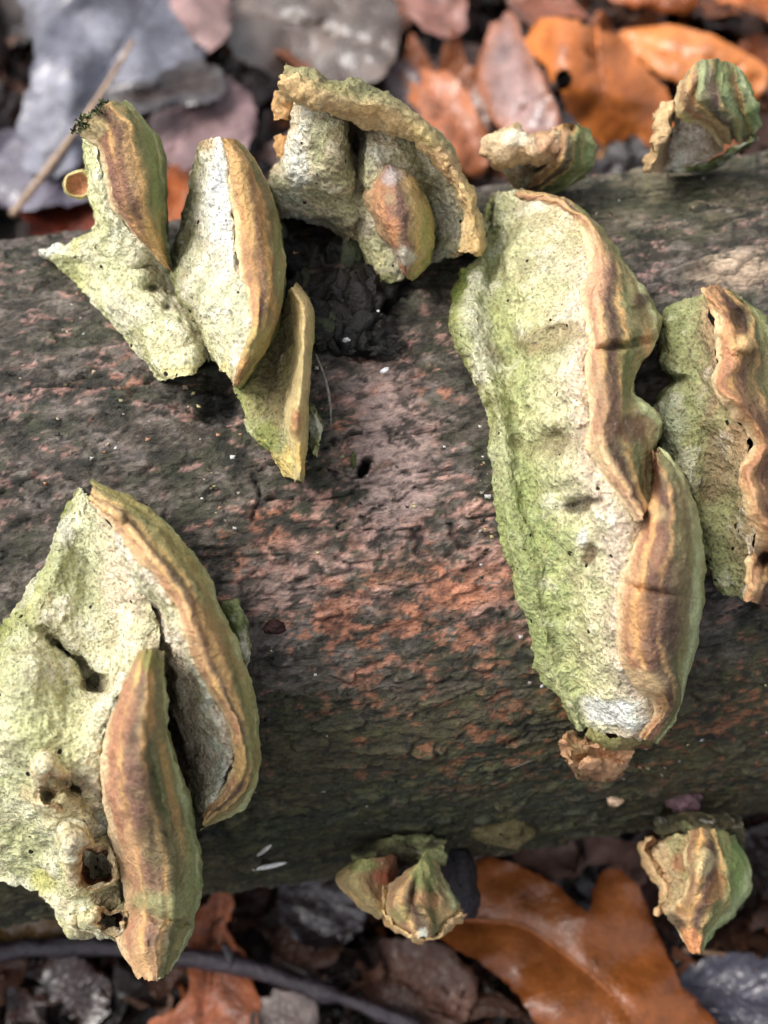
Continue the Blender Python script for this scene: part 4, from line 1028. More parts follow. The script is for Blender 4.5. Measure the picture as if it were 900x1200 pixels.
def rubble():
    """broken black bark and rotten crumbs in the hollow under the crested fungus"""
    rng = np.random.default_rng(19)
    n1, n2 = 14, 9
    u, v = np.meshgrid(np.linspace(0, 2 * math.pi, n1, endpoint=False), np.linspace(.05, math.pi - .05, n2))
    S0 = np.stack([np.cos(u) * np.sin(v), np.sin(u) * np.sin(v), np.cos(v)], -1).reshape(-1, 3)
    i = np.arange(n1 * n2).reshape(n2, n1); j = np.roll(i, -1, 1)
    q0 = np.stack([i[:-1], j[:-1], j[1:], i[1:]], -1).reshape(-1, 4)
    V, Q, C = [], [], []
    for k in range(120):
        if k < 95: x, y = rng.normal(388, 30), rng.normal(318, 30)
        elif k < 125: x, y = rng.normal(425, 24), rng.normal(392, 24)
        else: x, y = rng.normal(372, 8), rng.normal(430, 40)
        s = rng.uniform(.10, .38) if k < 80 else rng.uniform(.04, .13)
        rad = 1 + .75 * fbm(S0 + k * 3.7, .7, 4, 77, .65)
        tl = rng.normal(size=3) * [.25, .25, 1.5]
        R3 = np.array(Euler(tl).to_matrix()) @ np.stack([RGT, UPV, -FWD], 1).T
        R3 = np.stack([RGT, UPV, -FWD], 1) @ np.array(Euler(tl).to_matrix())
        b = CAM + pdir(np.array(x), np.array(y)) * (log_depth(np.array(x), np.array(y), .05) - .02)
        W_ = b + (S0 * rad[:, None] * [s * 1.5, s * .8, s * .4]) @ R3.T
        Q.append(q0 + len(V) * n1 * n2); V.append(W_)
        ci = rng.choice(6, p=[.36, .29, .16, .06, .05, .08])
        if ci == 5: W_ = b + (W_ - b) * (.055 / s)
        Q[-1] = Q[-1]; cc = lin([(15,14,13), (24,21,19), (34,30,26), (58,46,38), (48,54,34), (226,226,228)][ci])
        V[-1] = W_; C.append(np.tile(cc, (n1 * n2, 1)))
    o = link('knot_rubble', np_mesh('knot_rubble', np.concatenate(V), np.concatenate(Q), col=np.concatenate(C), mat=M_CRUMB, origin=LOG_ORG), LOG)
    o['kind'] = 'stuff'
rubble()
rock_bit('moss_cushion', 585, 972, .0, .75, .36, .34, (88,80,54), M_MOSS, 'low yellowish moss cushion on the lower edge of the log', 'moss', 12, -12)
rock_bit('moss_cushion', 414, 538, -.03, .05, .14, .06, (92,102,60), M_MOSS, 'tiny green moss cushion beside the bored hole', 'moss', 14)

def shard(px0, py0, px1, py1, w, colr, label, h=.12, cat='splinter', name='splinter', mat=None, bend=0.0):
    n = 14
    t = np.linspace(0, 1, n)
    px = px0 + (px1 - px0) * t + bend * np.sin(t * math.pi) * (py1 - py0) * .2
    py = py0 + (py1 - py0) * t - bend * np.sin(t * math.pi) * (px1 - px0) * .2
    base = CAM + pdir(px, py) * (log_depth(px, py, .05) - h - .08 * np.sin(t * math.pi))[:, None]
    tan = np.gradient(base, axis=0); tan /= np.linalg.norm(tan, axis=1, keepdims=True)
    side = np.cross(tan, FWD); side /= np.linalg.norm(side, axis=1, keepdims=True)
    ww = w * np.sin(np.clip(t * .94 + .05, 0, 1) * math.pi) ** .6
    V = []
    for k in range(6):
        a = k / 6 * 2 * math.pi
        V.append(base + side * (math.cos(a) * ww)[:, None] - FWD * (math.sin(a) * ww * .45)[:, None])
    V = np.stack(V, 1).reshape(-1, 3)
    i = np.arange(n * 6).reshape(n, 6); j = np.roll(i, -1, 1)
    q = np.stack([i[:-1], j[:-1], j[1:], i[1:]], -1).reshape(-1, 4)
    o = link(name, np_mesh(name, V, q, col=np.tile(lin(colr), (len(V), 1)), mat=mat or M_CRUMB, origin=base[0]))
    o.location = base[0] * CM
    tag(o, label, cat)
shard(296, 1019, 336, 1011, .055, (240, 236, 228), 'longer white wood splinter on the lower edge of the log')
shard(301, 1003, 318, 990, .05, (214, 210, 200), 'shorter pale wood splinter just above the long white one', h=.1)
shard(370, 415, 388, 500, .028, (150, 142, 134), 'thin grey plant thread beside the small hollow fungus', h=.25, cat='plant thread', name='plant_thread', bend=.3)
shard(590, 905, 638, 885, .018, (86, 82, 70), 'thin dark thread on the black bark left of the frayed flap', h=.08, cat='plant thread', name='plant_thread')

def specks():
    """white flecks and crumbs scattered on the bark; nobody could count them"""
    rng = np.random.default_rng(7)
    reg = [(390,310,45,50,26), (370,440,10,60,12), (660,215,60,14,16), (470,560,120,90,26), (420,880,160,70,20), (150,480,140,90,26), (840,840,60,60,12), (760,250,100,30,14), (330,520,40,40,20), (250,600,40,60,16), (570,600,26,120,26), (620,800,30,50,16), (290,830,26,90,18), (110,400,50,40,14), (740,900,60,30,14)]
    V, Q, C = [], [], []
    for (cx, cy, rx, ry, n) in reg:
        for _ in range(n):
            x, y = cx + rng.normal() * rx * .6, cy + rng.normal() * ry * .6
            s = rng.uniform(.008, .03)
            b = CAM + pdir(np.array(x), np.array(y)) * (log_depth(np.array(x), np.array(y), .02) - .07)
            k = len(V)
            f = rng.uniform(.1, 1.7, 8)
            for m in range(8):
                sx, sy, sz = (1 if m & 1 else -1), (1 if m & 2 else -1), (1 if m & 4 else -1)
                V.append(b + RGT * sx * s * f[m] * 1.3 + UPV * sy * s * f[m] + FWD * sz * s * .35)
            for fa in ((0,1,3,2),(4,6,7,5),(0,4,5,1),(2,3,7,6),(0,2,6,4),(1,5,7,3)): Q.append(tuple(k + z for z in fa))
            cc = lin([(210,208,206), (170,150,128), (176,130,100), (60,52,46), (150,140,130), (92,84,62), (190,180,130)][rng.integers(7)])
            C += [cc] * 8
    o = link('bark_flecks', np_mesh('bark_flecks', V, Q, col=np.array(C), mat=M_CRUMB, origin=LOG_ORG), LOG)
    o['kind'] = 'stuff'
specks()

# ------------------------------------------------------------------ leaves traced one by one
def inside(poly, x, y):
    r = np.zeros(len(x), bool)
    n = len(poly)
    for k in range(n):
        (x0, y0), (x1, y1) = poly[k], poly[(k + 1) % n]
        cr = ((y0 > y) != (y1 > y))
        with np.errstate(divide='ignore', invalid='ignore'):
            xi = (x1 - x0) * (y - y0) / (y1 - y0) + x0
        r ^= cr & (x < xi)
    return r

def smooth_loop(pts, step, jit=0.0, seed=0):
    p = np.array(pts + pts[:1], float)
    # wrap for tangents
    q = np.vstack([p[-3:-1], p, p[1:3]])
    l = np.concatenate([[0], np.cumsum(np.hypot(*np.diff(q, axis=0).T))])
    n = max(12, int((l[-3] - l[2]) / step))
    x = np.linspace(l[2], l[-3], n, endpoint=False)
    r = catmull(q, l, x)
    if jit:
        r = r + jit * np.stack([fbm(np.c_[r, r[:, 0] * 0], 9, 2, seed), fbm(np.c_[r, r[:, 0] * 0], 9, 2, seed + 1)], 1)
    return [tuple(v) for v in r]

def leaf(outline, colr, label, lift=.6, tilt=(0, 0), curl=0.0, midrib=None, holes=(), mat=None, step=7, seed=1, edge=None, group='fallen leaves around the log', rough=.25, name='fallen_leaf', ribs=True, edge_lift=0.22, stain=.75, jit=4.5):
    """outline in picture points; the leaf lies `lift` cm above the floor, tilted and crumpled"""
    mat = mat or M_LEAF
    lp = smooth_loop(outline, step, jit, seed)
    hl = [smooth_loop(h, 4, 1.5, seed + 3 + k) for k, h in enumerate(holes)]
    xs, ys = [p[0] for p in lp], [p[1] for p in lp]
    gx, gy = np.meshgrid(np.arange(min(xs), max(xs), step), np.arange(min(ys), max(ys), step))
    gx = gx.ravel() + np.tile([0, 1.7], gx.size)[:gx.size]; gy = gy.ravel() + .01
    ok = inside(lp, gx, gy)
    allb = np.array(lp + [p for h in hl for p in h])
    for k in range(0, len(gx), 2000):
        sl = slice(k, k + 2000)
        d = np.hypot(gx[sl, None] - allb[None, :, 0], gy[sl, None] - allb[None, :, 1]).min(1)
        ok[sl] &= d > step * .5
    for h in hl: ok &= ~inside(h, gx, gy)
    pts = [Vector(p) for p in lp]
    edges = [(k, (k + 1) % len(lp)) for k in range(len(lp))]
    for h in hl:
        o0 = len(pts)
        pts += [Vector(p) for p in h]
        edges += [(o0 + k, o0 + (k + 1) % len(h)) for k in range(len(h))]
    pts += [Vector((a, b)) for a, b in zip(gx[ok], gy[ok])]
    vv, ee, ff, *_ = delaunay_2d_cdt(pts, edges, [], 0, 1e-4)
    P2 = np.array([tuple(v) for v in vv])
    F = np.array([f for f in ff if len(f) == 3])
    cen = P2[F].mean(1)
    keep = inside(lp, cen[:, 0], cen[:, 1])
    for h in hl: keep &= ~inside(h, cen[:, 0], cen[:, 1])
    F = F[keep]
    a, b, c3 = P2[F[:, 0]], P2[F[:, 1]], P2[F[:, 2]]
    flip = ((b - a)[:, 0] * (c3 - a)[:, 1] - (b - a)[:, 1] * (c3 - a)[:, 0]) > 0
    F[flip] = F[flip][:, ::-1]
    lift = lift + .7
    cx, cy = np.mean(xs), np.mean(ys)
    sx, sy = (max(xs) - min(xs)) / 2, (max(ys) - min(ys)) / 2
    px, py = P2[:, 0], P2[:, 1]
    u, v = (px - cx) / sx, (py - cy) / sy
    S3 = np.c_[px / 30, py / 30, 0 * px + seed * 3.3]
    z = lift + tilt[0] * u + tilt[1] * v + curl * (u * u + v * v) + 1.6 * rough * fbm(S3, 3.6, 2, seed) + .03 * fbm(S3, .5, 2, seed + 8)
    if edge_lift:
        dl = np.array([np.hypot(px[k] - np.array(xs), py[k] - np.array(ys)).min() for k in range(len(px))])
        z = z + edge_lift * np.exp(-(dl / 13) ** 2) * (.6 + 1.4 * fbm(S3, 1.3, 2, seed + 15))
    vein = np.zeros(len(px))
    if midrib is not None:
        mr = np.array(midrib, float)
        lm = np.concatenate([[0], np.cumsum(np.hypot(*np.diff(mr, axis=0).T))])
        ms = catmull(mr, lm, np.linspace(0, lm[-1], 60))
        D = np.hypot(px[:, None] - ms[None, :, 0], py[:, None] - ms[None, :, 1])
        k = D.argmin(1); dm = D.min(1)
        tg = np.gradient(ms, axis=0); tg /= np.linalg.norm(tg, axis=1, keepdims=True)
        sd = np.sign(tg[k, 0] * (py - ms[k, 1]) - tg[k, 1] * (px - ms[k, 0]))
        vein = np.exp(-(dm / 3.5) ** 2)
        z = z - .16 * np.exp(-(dm / 7) ** 2)
        if ribs:
            lat = ((lm[-1] * k / 59 - dm * .75) / 34.0 + .25 * sd) % 1.0
            z = z - .09 * np.exp(-((lat - .5) / .13) ** 2) * np.exp(-dm / 120)
            vein = np.maximum(vein, .6 * np.exp(-((lat - .5) / .07) ** 2) * np.exp(-dm / 100))
    d0 = ground_depth(px, py)
    dirs = pdir(px, py)
    V = CAM + dirs * (d0 - z / np.maximum(-dirs[:, 2], .2))[:, None]
    B = V - np.array([0, 0, .035])
    # rim wall
    ed = {}
    for f in F:
        for q in range(3):
            e = (f[q], f[(q + 1) % 3])
            if (e[1], e[0]) in ed: del ed[(e[1], e[0])]
            else: ed[e] = 1
    n = len(V)
    wall = np.array([(e[1], e[0], e[0] + n, e[1] + n) for e in ed]) if ed else None
    base = lin(colr)
    C = np.tile(base, (n, 1)) * (1 + .25 * fbm(S3, .8, 3, seed + 20))[:, None]
    C = mixc(C, C * .45 + lin((54, 38, 30)) * .3, sstep(.05, .5, fbm(S3, 1.1, 4, seed + 27, .62)) * stain)
    C = mixc(C, base * 1.5 + .02, vein * .5)
    if edge is not None:
        dl = np.array([np.hypot(px[k] - np.array(xs), py[k] - np.array(ys)).min() for k in range(n)])
        C = mixc(C, lin(edge), np.exp(-(dl / 12) ** 2) * .8)
    C = np.clip(C, .003, .9)
    org = V.mean(0)
    o = link(name, np_mesh(name, np.concatenate([V, B]), wall, np.concatenate([F, F[:, ::-1] + n]), col=np.concatenate([C, C * .8]), mat=mat, sharp=60, origin=org))
    o.location = org * CM
    tag(o, label, 'leaf', group)
    if midrib is not None:
        kk = [np.hypot(px - m[0], py - m[1]).argmin() for m in ms[::3]]
        zz = z[kk]
        dd = pdir(ms[::3, 0], ms[::3, 1]); gd = ground_depth(ms[::3, 0], ms[::3, 1])
        line = CAM + dd * (gd - (zz + .02) / np.maximum(-dd[:, 2], .2))[:, None]
        tube_part('midrib', line, np.linspace(.06, .02, len(line)), tuple(np.clip(np.array(colr) * 1.12 + 8, 0, 240)), mat, o, org)
    return o

def tube_mesh(name, line, rad, colr, mat, org, k=6, knob=0.0, seed=0):
    line = np.asarray(line); n = len(line)
    tan = np.gradient(line, axis=0); tan /= np.linalg.norm(tan, axis=1, keepdims=True) + 1e-9
    s = np.cross(tan, [0.13, .21, 1.0]); s /= np.linalg.norm(s, axis=1, keepdims=True)
    b = np.cross(tan, s)
    rad = np.asarray(rad) * np.ones(n)
    V = np.stack([line + s * (math.cos(a) * rad)[:, None] + b * (math.sin(a) * rad)[:, None] for a in np.arange(k) / k * 2 * math.pi], 1).reshape(-1, 3)
    if knob: V = V + (knob * fbm(V, .5, 3, seed))[:, None] * (V - np.repeat(line, k, 0)) / (np.repeat(rad, k)[:, None] + 1e-6)
    V = np.concatenate([V, line[:1], line[-1:]])
    i = np.arange(n * k).reshape(n, k); j = np.roll(i, -1, 1)
    q = np.stack([i[:-1], i[1:], j[1:], j[:-1]], -1).reshape(-1, 4)
    t = np.concatenate([np.stack([i[0], j[0], np.full(k, n * k)], -1), np.stack([j[-1], i[-1], np.full(k, n * k + 1)], -1)])
    C = lin(colr) * (1 + .3 * fbm(V, .4, 3, seed + 2))[:, None]
    return np_mesh(name, V, q, t, col=np.clip(C, .003, .9), mat=mat, origin=org)
def tube_part(name, line, rad, colr, mat, parent, org, **kw):
    return link(name, tube_mesh(name, line, rad, colr, mat, org, **kw), parent)

leaf([(545,1012),(580,1006),(612,1016),(650,1036),(676,1060),(690,1070),(696,1044),(708,1018),(730,1022),(754,1052),(773,1097),(796,1148),(838,1196),(862,1240),(800,1290),(700,1280),(650,1228),(618,1184),(600,1160),(570,1134),(528,1108),(500,1092),(510,1050)],
     (138,78,34), 'large glossy orange brown oak leaf under the near side of the log', lift=2.9, tilt=(-.3, .3), curl=-.35, midrib=[(520,1076),(560,1078),(615,1086),(660,1116),(690,1140),(740,1190),(790,1260)],
     seed=3, rough=.26, edge=(118,62,26), ribs=False, mat=M_SMOOTH, stain=.2, jit=2.5, edge_lift=-.15)
leaf([(615,44),(634,26),(664,21),(702,36),(742,56),(757,80),(782,110),(800,150),(772,172),(735,160),(712,168),(690,160),(672,140),(655,106),(634,72)], (184,104,46), 'bright orange oak leaf with two round holes behind the small frilled fungus', lift=4.2, tilt=(.4, -.9), curl=-.5,
     holes=[[(650,86),(660,80),(670,88),(668,100),(656,104),(649,96)], [(684,56),(694,52),(702,62),(694,68),(686,64)]], midrib=[(700,30),(704,80),(716,130),(728,166)], seed=5, rough=.6, edge=(214,126,60), mat=M_SMOOTH, stain=.5, edge_lift=-.1)
leaf([(728,38),(768,30),(828,38),(876,64),(900,82),(892,110),(860,120),(800,98),(762,80)], (196,118,58), 'pale orange leaf with a smooth edge behind the small banded fungus', lift=2.9, tilt=(.2, -.5), curl=-.4, midrib=[(735,45),(800,66),(885,96)], seed=7, edge=(214,132,72), mat=M_SMOOTH, stain=.3, edge_lift=-.15, jit=2.5)
leaf([(812,-20),(850,4),(900,22),(950,48),(960,-20),(880,-60)], (190,106,46), 'deep orange leaf cut by the top right corner', lift=3.6, curl=-.4, seed=8, midrib=[(820,-30),(880,0),(945,20)])
leaf([(700,-30),(716,0),(762,10),(806,12),(822,-20),(770,-50)], (176,96,44), 'curled brown orange leaf at the top edge above the pale orange one', lift=3.2, curl=-.5, seed=9)
leaf([(866,48),(905,40),(950,70),(960,130),(910,120),(884,96)], (150,80,40), 'brown leaf at the right edge behind the small banded fungus', lift=1.7, curl=-.3, seed=10)
leaf([(562,60),(576,30),(594,14),(612,40),(630,80),(648,120),(660,160),(620,166),(585,150),(566,120)], (150,118,112), 'pale brown curled leaf with lilac sheen standing behind the small frilled fungus', lift=2.6, tilt=(.8, -.2), curl=-.5, midrib=[(592,18),(602,70),(616,130)], seed=11, edge=(168,98,54), rough=.5)
leaf([(480,96),(502,80),(536,92),(558,130),(572,170),(566,206),(540,198),(516,168),(494,140)], (168,98,58), 'mid brown leaf lying between the crested fungus and the frilled one', lift=1.7, curl=-.4, midrib=[(490,92),(520,120),(560,190)], seed=12, edge=(190,112,62))
leaf([(596,-10),(640,-4),(676,4),(690,22),(650,18),(620,30),(604,20)], (138,74,40), 'dark orange leaf edge above the leaf with two holes', lift=1.4, seed=13)
leaf([(20,-20),(120,-40),(236,-20),(246,40),(226,86),(166,116),(120,150),(96,190),(60,206),(20,190),(28,120),(40,60)], (120,120,132), 'big silvery blue wet leaf at the top left with a pale stem across it', lift=2.6, tilt=(-.2, .4), curl=-.5, midrib=[(196,-30),(150,50),(96,130),(40,190)], seed=14, rough=.95)
leaf([(120,112),(180,88),(236,70),(262,92),(258,112),(206,124),(150,132)], (70,57,50), 'narrow grey brown leaf with a dark edge at upper left', lift=3.1, curl=-.3, midrib=[(122,120),(190,108),(258,92)], seed=15, edge=(70,66,70))
leaf([(4,150),(50,180),(96,196),(112,226),(60,240),(20,246),(-30,220)], (104,98,112), 'flat lilac grey leaf at the left edge above the log', lift=1.9, seed=16)
leaf([(176,150),(204,106),(250,88),(290,104),(300,150),(280,186),(230,196),(190,190)], (140,112,112), 'dull pink leaf between the twin peaked fungus and the crested one', lift=2.2, curl=-.3, midrib=[(190,180),(240,140),(290,112)], seed=17, mat=M_DULL)
leaf([(196,-20),(240,-30),(268,0),(264,44),(246,60),(222,40),(206,16)], (150,118,114), 'small pale pink leaf at the top edge left of centre', lift=3.4, curl=-.3, seed=18, mat=M_DULL)
leaf([(262,20),(310,-30),(420,-40),(466,10),(462,70),(430,100),(370,96),(310,84),(274,66)], (96,80,70), 'broad grey brown leaf at the top edge above the crested fungus', lift=2.0, curl=-.3, midrib=[(280,10),(360,30),(460,60)], seed=19, rough=.5)
leaf([(24,246),(40,210),(80,196),(112,214),(118,262),(96,286),(50,284)], (108,46,30), 'dark red brown curled leaf tucked behind the log at far left', lift=1.2, curl=.6, seed=20)
leaf([(190,216),(210,180),(228,200),(230,260),(200,270)], (190,104,54), 'small orange leaf seen in the gap between the two shelves of the twin fungus', lift=1.3, seed=21)
leaf([(440,96),(470,70),(500,90),(504,140),(520,190),(560,236),(520,240),(470,180),(446,140)], (92,64,62), 'dark plum brown leaf beside the crested fungus', lift=.9, seed=22)
leaf([(470,-30),(520,-20),(548,10),(540,40),(500,36),(476,16)], (140,96,84), 'small pinkish brown leaf at the top edge right of centre', lift=2.4, curl=-.3, seed=23, mat=M_DULL)
# near side
leaf([(240,1056),(262,1040),(276,1060),(268,1090),(288,1120),(300,1160),(300,1230),(170,1230),(178,1196),(216,1172),(222,1140),(206,1118)], (150,86,56), 'reddish brown oak leaf beneath the dark twig, right of the hanging tongue', lift=1.2, midrib=[(262,1046),(250,1110),(240,1210)], seed=31, mat=M_DULL, edge=(168,96,58))
leaf([(326,1040),(350,1008),(400,1006),(424,1040),(420,1090),(384,1112),(340,1096)], (52,43,45), 'dark slate leaf under the log left of the two lobed fungus', lift=1.0, seed=32, midrib=[(330,1040),(380,1060),(420,1090)])
leaf([(420,1120),(470,1100),(530,1112),(560,1150),(540,1200),(470,1210),(430,1170)], (100,68,54), 'dull brown leaf below the two lobed fungus', lift=.7, seed=33, mat=M_DULL, midrib=[(425,1130),(480,1150),(545,1190)])
leaf([(600,1000),(650,980),(720,984),(762,1000),(748,1040),(700,1012),(660,1030)], (134,100,88), 'pale dull leaf in the shade behind the big orange one', lift=1.0, seed=34, mat=M_DULL)
leaf([(800,1140),(850,1118),(910,1130),(950,1180),(900,1220),(840,1210)], (74,72,84), 'blue grey wet leaf at the lower right corner', lift=1.3, seed=35, midrib=[(805,1150),(860,1160),(930,1190)])
leaf([(-20,1080),(40,1070),(90,1080),(110,1096),(60,1112),(-20,1112)], (130,96,46), 'yellow brown leaf under the log at lower left', lift=.9, seed=36)
leaf([(20,1140),(70,1120),(120,1140),(130,1180),(80,1220),(10,1210)], (66,40,30), 'dark brown leaf below the twig at lower left', lift=.6, seed=37)
leaf([(296,1176),(340,1160),(372,1180),(360,1220),(300,1230)], (126,112,106), 'pale grey leaf scrap at the bottom edge beside the reddish leaf', lift=1.3, seed=38, mat=M_DULL)
leaf([(862,986),(900,966),(950,980),(960,1050),(910,1060),(880,1030)], (70,58,56), 'dark leaf at the right edge under the log', lift=.9, seed=39)

# ------------------------------------------------------------------ filler leaves of the litter
def oak_mesh(name, L, Wd, lobes, colr, seed, mat):
    rng = random.Random(seed)
    nl, nw = 60, 11
    t = np.linspace(0, 1, nl)
    prof = np.sin(np.pi * t ** .85) ** (.7 if lobes else 1.05) * (1 + .07 * np.sin(t * 47 + seed) + .05 * np.sin(t * 83)) * (1 + (.26 * np.cos(2 * math.pi * lobes * t + 2.4) if lobes else 0)) * Wd / 2
    prof = np.maximum(prof, .02)
    s = np.linspace(-1, 1, nw)
    X = np.repeat((t * L - L / 2)[:, None], nw, 1) + .08 * L * np.abs(s)[None, :] * np.sin(np.pi * t)[:, None]
    Y = s[None, :] * prof[:, None]
    cu, cw = rng.uniform(-.4, .3), rng.uniform(-.45, .6)
    S3 = np.c_[X.ravel(), Y.ravel(), 0 * X.ravel() + seed]
    Z = cu * ((X / L) ** 2 * 4) * L * .25 + cw * (Y ** 2) / (Wd / 2) + .28 * fbm(S3, 2.0, 3, seed).reshape(X.shape) + .08 * np.sin(t[:, None] * 50 - np.abs(s)[None, :] * 5) * np.abs(s)[None, :]
    V = np.stack([X, Y, Z], -1).reshape(-1, 3)
    B = V - [0, 0, .03]
    i = np.arange(nl * nw).reshape(nl, nw)
    q = np.stack([i[:-1, :-1], i[1:, :-1], i[1:, 1:], i[:-1, 1:]], -1).reshape(-1, 4)
    per = np.concatenate([i[0, :], i[1:, -1], i[-1, -2::-1], i[-2:0:-1, 0]]); pn = np.roll(per, -1)
    qw = np.stack([per, pn, pn + nl * nw, per + nl * nw], -1)
    vn = np.exp(-(s[None, :] / .16) ** 2) * .5 + 0 * X
    C = lin(colr) * (1 + .35 * fbm(S3, 1.2, 4, seed + 4) + .5 * vn.ravel())[:, None]
    C = np.clip(C, .003, .9)
    me = np_mesh(name, np.concatenate([V, B]), np.concatenate([q, q[:, ::-1] + nl * nw, qw]), col=np.concatenate([C, C * .8]), mat=mat, sharp=60)
    mid = V.reshape(nl, nw, 3)[:, nw // 2]
    st = np.concatenate([[mid[0] + np.array([-d, .05 * math.sin(d), .05]) for d in (1.6, 1.1, .6, .2)], mid[::3]]) + [0, 0, .03]
    stalk = tube_mesh('stalk', st, np.linspace(.06, .02, len(st)), tuple(np.array(colr) * .85), mat, np.zeros(3))
    return me, stalk

PALETTE = [('dull brown', (80,54,42), M_DULL), ('dark brown', (42,29,25), M_LEAF), ('grey brown', (74,64,64), M_LEAF), ('rusty orange', (146,82,42), M_LEAF), ('pinkish tan', (118,90,82), M_DULL)]
PROTO = []
for k, (nm, c, m) in enumerate(PALETTE):
    for v in range(2):
        PROTO.append((nm, oak_mesh('fallen_leaf', 7.2 - v, 4.2 - .5 * v, (5, 0)[v], c, 300 + 10 * k + v, m)))

MARKS = [(0, 0, 'at the top left corner'), (20, 200, 'beside the foot of the pale stalk'), (140, 60, 'by the silvery blue leaf'), (240, 130, 'by the dull pink leaf'), (360, 20, 'by the broad grey brown leaf'),
         (440, 120, 'by the crested fungus'), (520, 20, 'at the top edge right of centre'), (540, 150, 'between the crested and the frilled fungus'), (640, 60, 'by the leaf with two holes'), (740, 130, 'between the two small upper fungi'),
         (780, 0, 'at the top edge by the curled orange leaf'), (870, 60, 'by the small banded fungus'), (900, 0, 'at the top right corner'),
         (0, 1060, 'under the log at far left'), (40, 1180, 'below the twig at lower left'), (180, 1190, 'below the hanging tongue'), (280, 1080, 'between the hanging tongue and the dark slate leaf'), (330, 1190, 'beside the pale grey scrap'),
         (390, 1050, 'by the dark slate leaf'), (430, 1190, 'under the end of the twig'), (500, 1180, 'left of the big orange leaf'), (640, 1010, 'behind the big orange leaf'), (750, 1010, 'left of the orange tipped fungus'), (880, 1010, 'right of the orange tipped fungus'),
         (880, 1100, 'above the blue grey leaf'), (840, 1190, 'at the lower right corner')]
def scatter():
    rng = random.Random(21)
    used = set()
    spots = []
    for k in range(46): spots.append((rng.uniform(-60, 960), rng.uniform(-60, 250), 'behind the log'))
    for k in range(30): spots.append((rng.uniform(-60, 960), rng.uniform(985, 1260), 'below the near side of the log'))
    for (px, py, where) in spots:
        side = px / 900
        wts = [3, 4, 4, 1, 2] if side < .5 and where[0] == 'b' and py < 300 else ([3, 3, 1, 5, 1] if py < 300 else [4, 6, 1.2, 1, 1])
        ci = rng.choices(range(5), wts)[0]
        lob = rng.randrange(2)
        nm, (me, stalk) = PROTO[ci * 2 + lob]
        if 480 < px < 880 and py > 1040: continue
        p = at_floor(px, py, rng.uniform(.1, 1.0))
        # keep clear of the log's body
        off = (p - A0) - ((p - A0) @ AX) * AX
        if np.hypot(off @ E1, off[2]) < R + .6: continue
        o = link('fallen_leaf', me)
        o.location = p * CM
        o.rotation_euler = (rng.gauss(0, .3), rng.gauss(0, .3), rng.uniform(0, 6.28))
        sc = rng.uniform(.75, 1.15)
        o.scale = (sc, sc, sc)
        shape = 'lobed dead' if lob == 0 else 'oval dead'
        order = sorted(MARKS, key=lambda m: abs(m[0] - px) + abs(m[1] - py))[:3]
        near = next((m for m in order if (nm, shape, m[2]) not in used), order[0])
        used.add((nm, shape, near[2]))
        tag(o, f'{nm} {shape} leaf {near[2]}', 'leaf', f'{nm} litter leaves {where}')
        s = link('stalk', stalk, o)
scatter()

def far_litter():
    """the rest of the litter around, outside the picture, as one mass"""
    rng = np.random.default_rng(3)
    V, Q, C = [], [], []
    for _ in range(2600):
        x, y = rng.uniform(-75, 75), rng.uniform(-60, 75)
        p = np.array([x, y, ZG + rng.uniform(-.3, .35)])
        u, v = project(p[None])
        off = (p - A0) - ((p - A0) @ AX) * AX
        if np.hypot(off @ E1, off[2]) < R + 1.2 and abs((p - A0) @ AX) < 63: continue
        a = rng.uniform(0, 6.28); L, Wd = rng.uniform(2.2, 3.8), rng.uniform(1.0, 1.9)
        d = np.array([math.cos(a), math.sin(a), rng.normal() * .15]); s = np.array([-math.sin(a), math.cos(a), rng.normal() * .2])
        k = len(V)
        bend = rng.uniform(-.5, .6)
        for f, w, z in ((-1, .08, bend), (-.45, .85, 0), (.1, 1, -.1 * bend), (.6, .75, .1), (1, .08, bend)):
            for e in (-1, 1): V.append(p + d * f * L + s * e * w * Wd + np.array([0, 0, z + rng.uniform(-.12, .12)]))
        for r in range(4): Q.append((k + 2 * r, k + 2 * r + 1, k + 2 * r + 3, k + 2 * r + 2))
        cc = lin(PALETTE[rng.choice(5, p=[.3, .35, .12, .12, .11])][1]) * rng.uniform(.6, 1.1)
        C += [cc] * 10
    o = link('leaf_litter', np_mesh('leaf_litter', V, Q, col=np.array(C), mat=M_DULL))
    tag(o, 'brown carpet of dead leaves covering the forest floor', 'leaf litter', kind='stuff')
far_litter()

